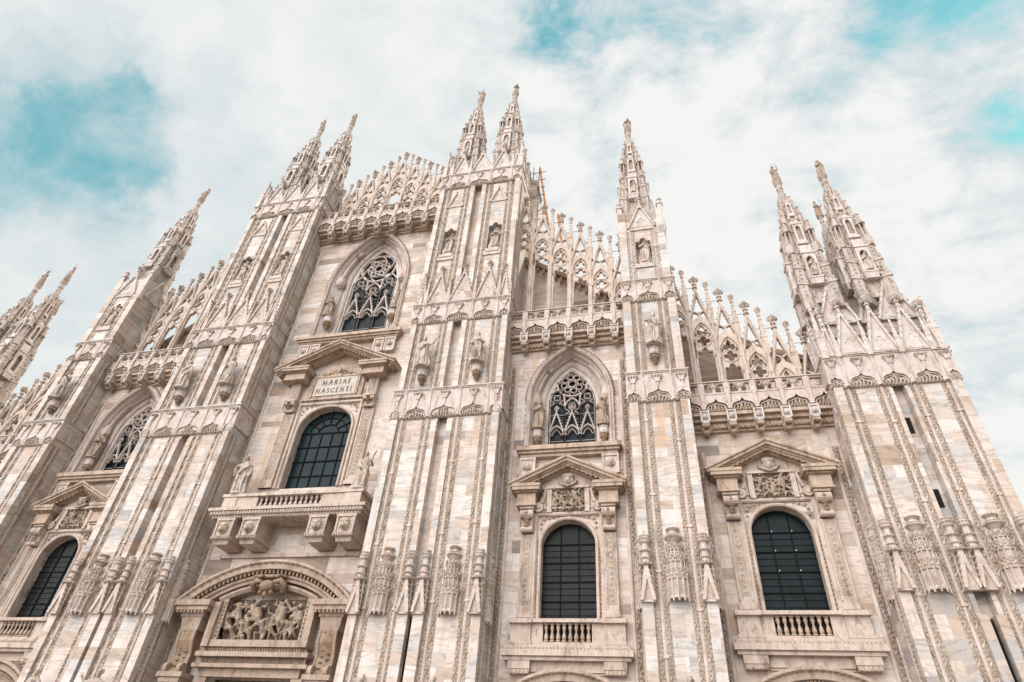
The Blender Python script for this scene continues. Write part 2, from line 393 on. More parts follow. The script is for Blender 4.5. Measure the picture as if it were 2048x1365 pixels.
# ------------------------------------------------------------------ ornament helpers
def orn_band(mb, x, z0, z1, y, w=.09, pitch=.40, d=.10):
    """carved running leaf scroll: a zigzag stem with leaves"""
    n = max(1, int((z1 - z0)/pitch)); p = (z1 - z0)/n
    for i in range(n):
        a = z0 + i*p; s = 1 if i % 2 == 0 else -1
        mb.add([(x - s*w, y, a), (x - s*w + s*.05, y - d, a+.03), (x - s*w, y, a+.10), (x + s*w, y, a + p - .08), (x + s*w - s*.05, y - d, a + p - .03), (x + s*w, y, a + p)],
               [(0, 1, 4, 5), (1, 2, 3, 4), (0, 2, 1), (3, 5, 4), (0, 5, 3, 2)])
        mb.blob((x + s*w*.6, y - .01, a + p*.25), (w*.5, d*.9, p*.17))
        mb.blob((x - s*w*.6, y - .01, a + p*.75), (w*.5, d*.9, p*.17))

def rib(parent, x, z0, z1, y, w=.17):
    """low moulded shaft between two carved bands"""
    mb = MB(); mb.mi = 0
    pr = [(-.5, .15), (-.42, .098), (0, .07), (.42, .098), (.5, .15)]
    mb.add([(x + a*w, y + b, z) for z in (z0, z1) for a, b in pr], [(i, i+1, i+6, i+5) for i in range(4)] + [(4, 3, 2, 1, 0), (5, 6, 7, 8, 9), (0, 5, 9, 4)])
    z = z0 + rnd.uniform(1.5, 3)
    while z < z1 - .5:
        mb.frus(x - w*.7, x + w*.7, y + .045, y + .15, z, z + .13, .02, .02); z += rnd.uniform(3.0, 4.8)
    for s in (-1, 1):
        mb.mi = 1; orn_band(mb, x + s*(w*.5 + .115), z0, z1, y + .128, .11, .33, .05)
        a, b = x + s*(w*.5 + .005), x + s*(w*.5 + .225); mb.mi = 2; mb.box(min(a, b), max(a, b), y + .128, y + .17, z0, z1)
    return obj('rib', mb.mesh('rib', [M['trim'], M['carved'], M['backing']]), parent)

def side_rib(parent, x, sgn, y, z0, z1):
    """carved band on the flank of a pier; sgn = outward x"""
    mb = MB(); n = int((z1 - z0)/.36); p = (z1 - z0)/n
    mb.mi = 0; mb.box(min(x, x + sgn*.08), max(x, x + sgn*.08), y - .07, y + .07, z0, z1)
    mb.mi = 2; mb.box(min(x - sgn*.02, x + sgn*.012), max(x - sgn*.02, x + sgn*.012), y - .27, y + .27, z0, z1)
    mb.mi = 1
    for i in range(n):
        a = z0 + i*p; s = 1 if i % 2 else -1
        for yy in (y - .17, y + .17):
            mb.blob((x + sgn*.02, yy + s*.03, a + p*.3), (.07, .08, p*.22)); mb.blob((x + sgn*.02, yy - s*.04, a + p*.75), (.06, .06, p*.2))
    return obj('rib', mb.mesh('rib', [M['trim'], M['carved'], M['backing']]), parent)

def leafknob(mb, c, s=1.0):
    x, y, z = c
    mb.lathe([(.03*s, -.16*s), (.09*s, -.08*s), (.12*s, 0), (.06*s, .08*s)], x, y, z, 6)
    mb.blob((x - .07*s, y - .08*s, z), (.07*s, .07*s, .08*s)); mb.blob((x + .07*s, y - .08*s, z), (.07*s, .07*s, .08*s))

def crocket_line(mb, p0, p1, k, s, y):
    for i in range(k):
        t = (i + .6)/k; x = p0[0] + (p1[0]-p0[0])*t; z = p0[1] + (p1[1]-p0[1])*t
        mb.blob((x, y, z), (s, s, s*.9)); mb.blob((x + (s*.6 if p0[0] > p1[0] else -s*.6), y, z + s*.7), (s*.7, s*.7, s*.6))

def finial(mb, x, y, z, s=1.0):
    """stone flower: stem, collar, four leaves and a bud"""
    mb.lathe([(.07*s, 0), (.06*s, .18*s), (.13*s, .22*s), (.13*s, .28*s), (.06*s, .32*s), (.05*s, .40*s)], x, y, z, 6)
    for a in range(4):
        c = math.cos(a*math.pi/2); q = math.sin(a*math.pi/2)
        mb.blob((x + c*.15*s, y + q*.15*s, z + .47*s), (.10*s, .10*s, .10*s)); mb.blob((x + c*.13*s, y + q*.13*s, z + .63*s), (.08*s, .08*s, .07*s))
        mb.blob((x + c*.21*s, y + q*.21*s, z + .56*s), (.05*s, .05*s, .05*s))
    mb.lathe([(.05*s, .38*s), (.09*s, .50*s), (.08*s, .62*s), (.10*s, .72*s), (.05*s, .80*s), (0, .84*s)], x, y, z, 6)

def pinnacle(mb, x, y, z0, z1, w=.15):
    """square pinnacle with crockets and a bud"""
    h = z1 - z0; zb = z0 + h*.42
    mb.box(x - w, x + w, y - w, y + w, z0, zb)
    for s in (-1, 1):
        mb.add([(x - w*1.1, y + s*w*1.12, zb - h*.06), (x + w*1.1, y + s*w*1.12, zb - h*.06), (x, y + s*w*1.12, zb + h*.1), (x, y, zb + h*.1), (x - w*1.1, y, zb - h*.06), (x + w*1.1, y, zb - h*.06)],
               [(0, 1, 2), (0, 2, 3, 4), (1, 5, 3, 2)])
    mb.frus(x - w*.85, x + w*.85, y - w*.85, y + w*.85, zb, z1 - h*.13, w*.55, w*.55)
    for k in range(3):
        t = (k + .5)/3; zz = zb + (z1 - h*.13 - zb)*t; q = w*.85 - w*.55*t
        for a in (-1, 1):
            mb.blob((x + a*q, y - q, zz), (w*.35, w*.35, w*.35)); mb.blob((x + a*q, y + q, zz), (w*.35, w*.35, w*.35))
    mb.lathe([(w*.3, 0), (w*.75, h*.03), (w*.75, h*.06), (w*.35, h*.08), (w*.6, h*.10), (w*.3, h*.13)], x, y, z1 - h*.13, 6)

def cornice(mb, x0, x1, yf, yb, z, h, proj=.2, steps=3):
    """stepped cornice whose top is at z; returns along its ends"""
    for i in range(steps):
        t0 = i/steps; p = proj*(i+1)/steps
        mb.box(x0 - p, x1 + p, yf - p, yb, z - h + h*t0, z - h + h*(i+1)/steps - (.006 if i < steps-1 else 0))

def dentils(mb, x0, x1, yf, z0, z1, pitch=.16, d=.06):
    n = max(1, int((x1 - x0)/pitch)); p = (x1 - x0)/n
    for i in range(n): mb.box(x0 + (i+.22)*p, x0 + (i+.78)*p, yf - d, yf + .02, z0, z1)

def baluster_mesh(h=.85, mat=None, r=.1):
    mb = MB(); k = h/.85
    mb.box(-r*.95, r*.95, -r*.95, r*.95, 0, .07*k); mb.box(-r*.95, r*.95, -r*.95, r*.95, h - .07*k, h)
    mb.lathe([(.05, .07*k), (r*.8, .12*k), (r, .22*k), (r*.75, .34*k), (.045, .43*k), (.045, .5*k), (r*.7, .58*k), (r*.95, .66*k), (r*.7, .74*k), (.05, h - .07*k)], 0, 0, 0, 8)
    return mb.mesh('baluster', mat or M['trim'], True)

# ------------------------------------------------------------------ figures
def figure(mb, pose, seed=0):
    """standing draped figure about 2 m tall, facing -y"""
    r = random.Random(seed); ph = r.uniform(0, 6); nf = r.choice([7, 8, 9]); sway = pose.get('sway', .05)
    prof = [(.34, 0), (.33, .25), (.30, .55), (.275, .85), (.24, 1.05), (.225, 1.15), (.255, 1.32), (.255, 1.45), (.17, 1.55), (.085, 1.60), (.075, 1.68)]
    def fold(a, z):
        k = .22*max(0, 1 - z/1.45) + .04
        knee = .22*math.exp(-((z - .62)/.22)**2)*max(0, math.cos(a - (-1.2)))**3
        return 1 + k*math.sin(nf*a + ph + 2.2*z) + .5*k*math.sin(2*nf*a + ph*2 - 3*z) + knee
    body = MB(); body.lathe(prof, 0, 0, 0, 36, sy=.74, fold=fold)
    body.tube([(-.24, -.08, 1.45), (-.02, -.22, 1.22), (.2, -.2, .95), (.28, -.02, .72), (.22, .16, .6)], [.05, .07, .08, .08, .05])
    body.tube([(.18, -.16, 1.0), (.2, -.24, .6), (.16, -.25, .1)], [.05, .06, .05])
    body.tube([(-.16, -.2, .95), (-.1, -.26, .5), (-.12, -.24, .05)], [.04, .05, .05])
    hx = pose.get('turn', 0)*.06
    body.ell((hx, -.03, 1.81), (.10, .118, .145), 14, 10)
    body.ell((hx*2, -.155, 1.80), (.018, .03, .03)); body.ell((hx*2 - .035, -.125, 1.755), (.03, .02, .012)); body.ell((hx*1.6, -.13, 1.845), (.07, .02, .014))
    body.ell((hx - .102, -.02, 1.80), (.015, .025, .035)); body.ell((hx + .102, -.02, 1.80), (.015, .025, .035))
    body.ell((hx, .03, 1.85), (.118, .12, .13), 14, 8)
    if pose.get('beard'): body.ell((hx, -.12, 1.68), (.065, .05, .11))
    if pose.get('veil'): body.tube([(hx, .02, 1.93), (hx - .12, .04, 1.82), (-.16, .05, 1.6), (-.22, .05, 1.3)], [.05, .05, .06, .07]); body.tube([(hx, .02, 1.93), (hx + .12, .04, 1.82), (.16, .05, 1.6), (.22, .05, 1.3)], [.05, .05, .06, .07])
    for s, (el, ha) in ((-1, pose['l']), (1, pose['r'])):
        sh = Vector((s*.225, 0, 1.46)); e = Vector(el); h = Vector(ha)
        body.tube([sh, sh.lerp(e, .5), e], [.085, .085, .068], 8); body.tube([e, e.lerp(h, .5), h], [.075, .062, .045], 8)
        d = (h - e).normalized(); side = d.cross(Vector((0, 0, 1)));
        side = side.normalized() if side.length > .1 else Vector((1, 0, 0))
        body.ell(h + d*.05, (.045, .045, .05))
        for k in range(4):                                              # fingers curl from the palm
            q = h + d*.08 + side*(k - 1.5)*.022; ln = (.07, .08, .085, .065)[k]
            body.tube([q, q + d*ln*.6, q + d*ln + Vector((0, -.0, -.025))], [.014, .013, .010], 5)
        body.tube([h + d*.02 + side*.04*s, h + d*.07 + side*.075*s], [.015, .012], 5)
        if pose.get('drape'): body.tube([e, e + Vector((0, .02, -.25)), e + Vector((0, .03, -.5))], [.06, .07, .03])
    hold = pose.get('hold'); hr = Vector(pose['r'][1])
    if hold == 'book': body.box(hr.x - .14, hr.x + .06, hr.y - .05, hr.y + .01, hr.z - .02, hr.z + .26)
    if hold == 'staff': body.tube([(hr.x + .02, hr.y, .02), (hr.x, hr.y, 2.05)], .022); body.tube([(hr.x - .13, hr.y, 1.82), (hr.x + .13, hr.y, 1.82)], .02)
    if hold == 'palm': body.tube([hr, hr + Vector((.05, 0, .35)), hr + Vector((.16, 0, .65))], [.03, .06, .015])
    if hold == 'child':
        body.ell((-.02, -.3, 1.2), (.12, .1, .17)); body.ell((-.02, -.34, 1.43), (.075, .075, .085))
    if hold == 'wing':
        for s in (-1, 1): body.tube([(s*.1, .14, 1.4), (s*.3, .22, 1.62), (s*.36, .24, 1.2), (s*.3, .2, .8)], [.07, .10, .09, .02])
    if hold == 'ring':
        body.tube([hr + Vector((.22*math.cos(t*.6) - .2, 0, .22*math.sin(t*.6) + .12)) for t in range(-1, 9)], .022)
    sh = Matrix(((1, 0, sway, 0), (0, 1, 0, 0), (0, 0, 1, 0), (0, 0, 0, 1)))
    mb.merge(body, sh)

POSES = {
 'pray': dict(l=((-.30, -.14, 1.16), (-.05, -.30, 1.28)), r=((.30, -.14, 1.16), (.05, -.30, 1.28)), veil=1),
 'book': dict(l=((-.33, -.05, 1.15), (-.2, -.28, 1.05)), r=((.32, -.1, 1.16), (.12, -.3, 1.2)), hold='book', beard=1, sway=-.04),
 'raise': dict(l=((-.46, -.08, 1.38), (-.62, -.16, 1.58)), r=((.34, -.08, 1.18), (.14, -.26, 1.05)), beard=1, drape=1, sway=.06),
 'staff': dict(l=((-.33, -.05, 1.15), (-.12, -.28, 1.1)), r=((.38, -.1, 1.2), (.40, -.28, 1.30)), hold='staff', beard=1, sway=-.05),
 'child': dict(l=((-.32, -.12, 1.15), (-.12, -.33, 1.12)), r=((.30, -.14, 1.16), (.1, -.34, 1.14)), hold='child', veil=1, sway=.03),
 'point': dict(l=((-.34, -.02, 1.14), (-.3, -.16, .92)), r=((.42, -.1, 1.3), (.56, -.3, 1.42)), sway=.07, turn=1, drape=1),
 'palm': dict(l=((-.34, -.02, 1.16), (-.14, -.26, 1.0)), r=((.36, -.1, 1.18), (.30, -.3, 1.34)), hold='palm', sway=.04, turn=-1),
 'angel': dict(l=((-.33, -.1, 1.18), (-.1, -.3, 1.3)), r=((.33, -.1, 1.18), (.1, -.3, 1.3)), hold='wing'),
 'arc': dict(l=((-.34, -.02, 1.16), (-.28, -.2, .98)), r=((.40, -.05, 1.62), (.36, -.08, 1.92)), hold='ring', sway=-.03),
}
def remeshed(mb, name, mat, vox):
    o = bpy.data.objects.new('tmp', mb.mesh('tmp', mat)); COL.objects.link(o)
    md = o.modifiers.new('r', 'REMESH'); md.mode = 'VOXEL'; md.voxel_size = vox
    dg = bpy.context.evaluated_depsgraph_get(); me = bpy.data.meshes.new_from_object(o.evaluated_get(dg)); me.name = name
    bpy.data.objects.remove(o)
    me.materials.clear(); me.materials.append(mat)
    me.polygons.foreach_set('use_smooth', [True]*len(me.polygons)); me.update()
    return me
FIG = {}
for i, (k, p) in enumerate(POSES.items()):
    mb = MB(); figure(mb, p, 10 + i); mb.lathe([(.36, -.10), (.36, 0), (.30, .03)], 0, 0, 0, 10)
    FIG[k] = remeshed(mb, 'statue_' + k, M['statue'], .026)

def statue(kind, x, y, z, h, label, group, rot=0.0, mat=None, cat='statue', flip=False):
    me = FIG[kind]
    if mat:
        key = (kind, mat)
        if key not in FIG:
            c = FIG[kind].copy(); c.materials.clear(); c.materials.append(M[mat]); FIG[key] = c
        me = FIG[key]
    s = h/1.96; sx = s*(.78 if group == G3 else 1)
    o = obj('statue', me, None, (x, y, z + .10*s), ((-sx if flip else sx), sx, s), rot)
    return tag(o, label, cat, group)

def relief_mesh(w, h, k, seed, name, vox=.035):
    """crowded scene in high relief, w x h, back at y=0"""
    r = random.Random(seed); mb = MB()
    for i in range(k):
        t = (i + .5)/k; x = -w/2 + w*t + r.uniform(-.05, .05)*w/k; s = h*r.uniform(.36, .47); z = (.24, .50, .36, .12)[i % 4]*h + r.uniform(-.03, .05)*h
        lean = r.uniform(-.5, .5); c, q = math.cos(lean), math.sin(lean)
        def P(a, b, d): return (x + s*(a*c + b*q), -d*s, z + s*(b*c - a*q))
        mb.tube([P(0, 0, .1), P(0, .45, .2), P(0, .9, .22)], [s*.2, s*.2, s*.22], 8)
        mb.ell(P(.02, 1.22, .28), (s*.13, s*.13, s*.16), 8, 6)
        for sd_ in (-1, 1):
            a = r.uniform(-.2, .9)
            mb.tube([P(sd_*.24, .95, .2), P(sd_*.5, .65 + a*.3, .3), P(sd_*(.5 + r.uniform(-.4, .3)), .6 + a*.8, .36)], [s*.09, s*.08, s*.05], 6)
            mb.tube([P(sd_*.12, .1, .2), P(sd_*.35, -.2 + r.uniform(0, .3), .42), P(sd_*.3 + r.uniform(-.3, .3), -.6, .2)], [s*.14, s*.12, s*.07], 6)
        mb.tube([P(-.3, .7, .1), P(0, .3, .3), P(.4, -.3, .15)], [s*.08, s*.1, s*.06], 6)
    me = remeshed(mb, name, M['relief'], vox)
    for v in me.vertices:
        v.co.x = max(-w/2, min(w/2, v.co.x)); v.co.z = max(0, min(h, v.co.z))
    return me

def head_mask(mb, x, y, z, s=1.0, lion=False):
    """carved face looking out (-y)"""
    mb.ell((x, y, z), (.16*s, .14*s, .20*s), 10, 8); mb.ell((x, y - .14*s, z - .02*s), (.035*s, .05*s, .06*s)); mb.ell((x, y - .11*s, z - .10*s), (.07*s, .04*s, .025*s))
    mb.ell((x - .07*s, y - .10*s, z + .07*s), (.05*s, .04*s, .02*s)); mb.ell((x + .07*s, y - .10*s, z + .07*s), (.05*s, .04*s, .02*s))
    for a in range(9):
        t = -.35 + a*(math.pi + .7)/8; mb.ell((x + .20*s*math.cos(t), y + .05*s, z + .22*s*math.sin(t)), (.07*s, .07*s, .07*s), 6, 4)
    if lion: mb.ell((x, y - .15*s, z - .09*s), (.09*s, .07*s, .07*s))

# ------------------------------------------------------------------ ground
mb = MB(); mb.add([(-900, -900, 0), (900, -900, 0), (900, 900, 0), (-900, 900, 0)], [(0, 1, 2, 3)])
M['paving'] = blocks('plaza_paving', [(0, (.085, .08, .075)), (.5, (.12, .11, .10)), (1, (.10, .092, .085))], 1.2, 2.4, .2, .15)  # paving darkened to cut the light bounced onto the facade
g = obj('plaza', mb.mesh('plaza', M['paving'])); tag(g, 'dark stone paved plaza in front of the cathedral', None, None, 'structure')
mb = MB()
for k in range(3): mb.box(-37 + k*.4, 37 - k*.4, -3.2 + k*.4, 3, .004 + k*.16, .16 + k*.16)
g = obj('steps', mb.mesh('steps', M['white'])); tag(g, 'low pale stone steps at the foot of the facade', None, None, 'structure')

# ------------------------------------------------------------------ cathedral
CATH = bpy.data.objects.new('cathedral', None); COL.objects.link(CATH)
tag(CATH, 'huge pale marble gothic cathedral front with spires, tracery gables and carved pedimented windows', 'cathedral')
W = 1.8                                                              # face of the walls behind the piers
BAYS = {'c': (-5.6, 5.6, 41.9), 'm': (11.9, 19.3, 28.0), 'o': (22.3, 29.6, 21.3)}

# --- body of the nave behind the screen front
mb = MB()
prof = [(-35, .5), (-35, 22.5), (-22.4, 28.3), (-19.2, 31.2), (-12, 36.6), (-12, 39), (-5.5, 42.1), (0, 46.2), (5.5, 42.1), (12, 39), (12, 36.6), (19.2, 31.2), (22.4, 28.3), (35, 22.5), (35, .5)]
mb.plate(prof, 3.6, 120)
body = obj('nave', mb.mesh('nave', M['wall']), CATH)
for seg in [((-35, 22.5), (-22.4, 28.3)), ((-19.2, 31.2), (-12, 36.6)), ((-5.5, 42.1), (0, 46.2)), ((0, 46.2), (5.5, 42.1)), ((12, 36.6), (19.2, 31.2)), ((22.4, 28.3), (35, 22.5))]:
    mb = MB(); (x0, z0), (x1, z1) = seg; L = math.hypot(x1-x0, z1-z0); n = int(L/.55)
    mb.sweep([(x0, z0), (x1, z1)], [(-.18, 3.62), (-.18, 3.30), (.02, 3.22), (.10, 3.22), (.10, 3.62)])
    for i in range(n):
        t = (i+.5)/n; x = x0+(x1-x0)*t; z = z0+(z1-z0)*t
        mb.box(x - .16, x - .02, 3.36, 3.61, z - .62, z - .2); mb.blob((x - .09, 3.42, z - .66), (.10, .10, .10))
    obj('raking_cornice', mb.mesh('raking_cornice', M['warm']), body)
mb = MB(); mb.box(10.9, 12.25, 4.4, 6.4, 36, 47.2); cornice(mb, 10.9, 12.25, 4.4, 6.4, 47.5, .5, .15)
rb = obj('rear_buttress', mb.mesh('rear_buttress', M['wall']), CATH); dup(rb, CATH, (-1, 1, 1))

# --- bay walls
def gothic_dims(k):
    return dict(c=dict(cx=0.0, z0=29.0, wo=3.12, so=34.4, ao=40.15, wi=1.84, si=35.3, ai=39.05),
                m=dict(cx=15.75, z0=19.0, wo=2.34, so=22.4, ao=26.05, wi=1.40, si=22.55, ai=25.1))[k]
def win_dims(k):
    return dict(c=dict(cx=0.0, w=1.88, z0=17.3, zs=21.35, h=1.65), m=dict(cx=15.73, w=1.38, z0=9.9, zs=13.45, h=1.32), o=dict(cx=25.9, w=1.37, z0=10.25, zs=13.8, h=1.32))[k]
def arch_hole(cx, w, z0, zs, h): return [(cx + w, z0)] + [(cx - x + cx, z) for x, z in rarch(cx, w, zs, h)][:] + [(cx - w, z0)]
def door_dims(k): return dict(c=(0, 2.35, 7.1), m=(15.7, 1.6, 5.6), o=(25.9, 1.6, 5.8))[k]

def bay_wall(k):
    x0, x1, zt = BAYS[k]; mb = MB()
    d = win_dims(k); holes = [arch_hole(d['cx'], d['w'], d['z0'], d['zs'], d['h'])]
    if k != 'o':
        g = gothic_dims(k); hole = [(g['cx']+g['wo'], g['z0'])] + list(reversed(parch(g['cx'], g['wo'], g['so'], g['ao']))) + [(g['cx']-g['wo'], g['z0'])]; holes.append(hole)
    dc, dw, dh = door_dims(k)
    outer = [(x0, .45), (dc - dw, .45), (dc - dw, dh), (dc + dw, dh), (dc + dw, .45), (x1, .45), (x1, zt), (x0, zt)]
    mb.plate(outer, W, W + 1.0, holes)
    # terrace slab carrying the balcony
    mb.box(x0, x1, W + .02, 3.62, zt - .9, zt - .02)
    o = obj('bay_wall', mb.mesh('bay_wall', M['wall']), CATH)
    # inner plate behind the splay of the gothic window
    if k != 'o':
        g = gothic_dims(k); mb = MB()
        n = 9; po = [(g['cx'] - g['wo'], g['z0'])] + parch(g['cx'], g['wo'], g['so'], g['ao'], n) + [(g['cx'] + g['wo'], g['z0'])]
        wi2 = g['wi'] + .55; pi = [(g['cx'] - wi2, g['z0'])] + parch(g['cx'], wi2, g['si'] + .1, g['ai'] + .65, n) + [(g['cx'] + wi2, g['z0'])]
        wi1 = g['wi'] + .04; pj = [(g['cx'] - wi1, g['z0'])] + parch(g['cx'], wi1, g['si'], g['ai'], n) + [(g['cx'] + wi1, g['z0'])]
        m = len(po)
        rows = [[(x, W + .02, z) for x, z in po], [(x, W + .78, z) for x, z in pi], [(x, W + .95, z) for x, z in pj], [(x, W + 1.25, z) for x, z in pj]]
        vs = [v for r in rows for v in r]; fs = [(a*m+i, a*m+i+1, (a+1)*m+i+1, (a+1)*m+i) for a in range(3) for i in range(m-1)]
        mb.add(vs, fs)
        obj('window_splay', mb.mesh('window_splay', M['white']), o)
    # carved bands where the wall meets the piers
    for x in (x0 + .32, x1 - .32):
        mb = MB(); orn_band(mb, x, .5, zt - 3.1, W - .02, .10); mb.mi = 1; mb.box(x - .12, x + .12, W - .012, W + .02, .5, zt - 3.1)
        obj('carved_band', mb.mesh('carved_band', [M['carved'], M['backing']]), o)
        mb = MB(); mb.lathe([(.10, 0), (.10, zt - 3.6)], x + (.22 if x < (x0+x1)/2 else -.22), W, .5, 6, math.pi, 2*math.pi)
        obj('edge_moulding', mb.mesh('edge_moulding', M['trim']), o)
    return o
WALLS = {k: bay_wall(k) for k in 'cmo'}
for k in 'mo': dup(WALLS[k], CATH, (-1, 1, 1))

# --- frieze (ogee arcade) around a pier head
def frieze(parent, xl, xr, ribs, zb, zt, yf=-.01):
    mb = MB(); mb.mi = 0
    edges = [xl - .12] + list(ribs) + [xr + .12]
    zs = zb + .25; path = [(xr + .12, zt - .1), (xl - .12, zt - .1), (xl - .12, zb)]
    ogs = []
    for a, b in zip(edges[:-1], edges[1:]):
        half_l = a == edges[0]; half_r = b == edges[-1]
        l = a + (.02 if half_l else .17); r_ = b - (.02 if half_r else .17)
        hgt = .62 if (b - a) > 1 else .5
        og = ogee((l + r_)/2, (r_ - l)/2, zs, hgt); ogs.append(((l + r_)/2, (r_-l)/2, og, hgt))
        if half_l: path += [(l, zb)]
        else: path += [(l, zb)]
        path += og + [(r_, zb)]
    path += [(xr + .12, zb)]
    mb.plate(path, yf, .13)
    for x in (xl, xr): pass
    # flanks of the frieze
    for s, x in ((-1, xl), (1, xr)):
        a, b = (x - .12, x - .002) if s < 0 else (x + .002, x + .12)
        mb.box(a, b, .132, W, zb + .55, zt - .1)
        for yy in (.45, 1.1):
            mb.sweep([(0, 0)], [(0, 0)]) if False else None
            leafknob(mb, (b + .02 if s > 0 else a - .02, yy, zt - .35), .9)
    for cx, w, og, hgt in ogs:
        mb.mi = 0; mb.sweep(og, [(-.02, yf + .02), (-.02, yf - .045), (.05, yf - .045), (.08, yf + .02)], caps=True); mb.sweep(og, [(-.10, yf + .08), (-.10, yf + .03), (-.05, yf + .03), (-.05, yf + .08)], caps=True)
        mb.mi = 0; top = zs + hgt
        mb.box(cx - .05, cx + .05, yf - .07, yf, top, zt - .62); mb.mi = 1; leafknob(mb, (cx - .16, yf - .04, zt - .38), 1.15); leafknob(mb, (cx + .16, yf - .04, zt - .38), 1.15); mb.mi = 0; mb.frus(cx - .10, cx + .10, yf - .10, yf, zt - .78, zt - .5, -.08, -.02)
        mb.mi = 1
        n = max(2, int(w/.16))
        for i in range(-n, n+1):
            x = cx + i*w*.86/n; hh = hgt*(.25 + .5*(1 - abs(i)/n)); 
            mb.tube([(x, .07, zb + .05), (x + .05, .0, zb + .05 + hh*.6), (x - .03, .03, zb + .1 + hh)], [.04, .06, .03], 5); mb.blob((x, .02, zb + .06), (.09, .08, .08)); mb.blob((x*.5 + cx*.5, .02, zb + .14 + hh*.9), (.08, .08, .08))
        mb.mi = 2; mb.box(cx - w, cx + w, .085, .128, zb - .02, zb + hgt*.75); mb.mi = 1
    mb.mi = 0
    for x in ribs:
        mb.box(x - .06, x + .06, yf - .055, yf, zb + .5, zt + .05)
        mb.add([(x - .16, yf + .0, zb + .05), (x + .16, yf, zb + .05), (x, yf - .12, zb + .02), (x - .06, yf - .05, zb + .95), (x + .06, yf - .05, zb + .95)], [(0, 2, 3), (2, 1, 4), (2, 4, 3), (0, 1, 2)])
        mb.add([(x - .17, yf + .0, zt - .05), (x + .17, yf, zt - .05), (x, yf - .16, zt - .04), (x, yf - .04, zt - .55)], [(0, 2, 3), (2, 1, 3), (0, 1, 2)])
    cornice(mb, xl - .10, xr + .10, yf, W, zt, .14, .10, 2)
    return obj('frieze', mb.mesh('frieze', [M['band'], M['carved'], M['backing']]), parent)

def gablets(parent, xl, xr, ribs, zb, h, y, name='gablet', mat='trim', ends=True, fin=.9):
    """row of steep blind gables between the shafts"""
    edges = ([xl] if ends else []) + list(ribs) + ([xr] if ends else [])
    for a, b in zip(edges[:-1], edges[1:]):
        mb = MB(); c = (a + b)/2; w = (b - a)/2
        hh = h if w > .55 else h*.8
        mb.plate([(c - w + .01, zb), (c + w - .01, zb), (c, zb + hh)], y + .05, y + .22)
        for s in (-1, 1):
            p = [(c + s*(w - .03), zb), (c, zb + hh + .12)]
            if s > 0: p = p[::-1]
            mb.sweep(p, [(-.10, y + .06), (-.08, y - .08), (.04, y - .08), (.06, y + .06)])
            crocket_line(mb, (c + s*(w - .0), zb), (c, zb + hh + .1), 7, .095, y - .04)
        mb.lathe([(.10, 0), (.10, .5)], c, y, zb + hh - .3, 6)
        finial(mb, c, y, zb + hh + .05, fin*1.2)
        if w > .5:
            mb.plate([(c - w*.62, zb + .12), (c + w*.62, zb + .12), (c, zb + hh*.66)], y + .02, y + .06, [foil(c, zb + hh*.27, w*.36, 3, math.pi/2, 5)])
        obj(name, mb.mesh(name, M[mat]), parent)
    for x in ribs:
        mb = MB(); pinnacle(mb, x, y - .02, zb - .2, zb + h*.82, .12); obj('pinnacle', mb.mesh('pinnacle', M[mat]), parent)

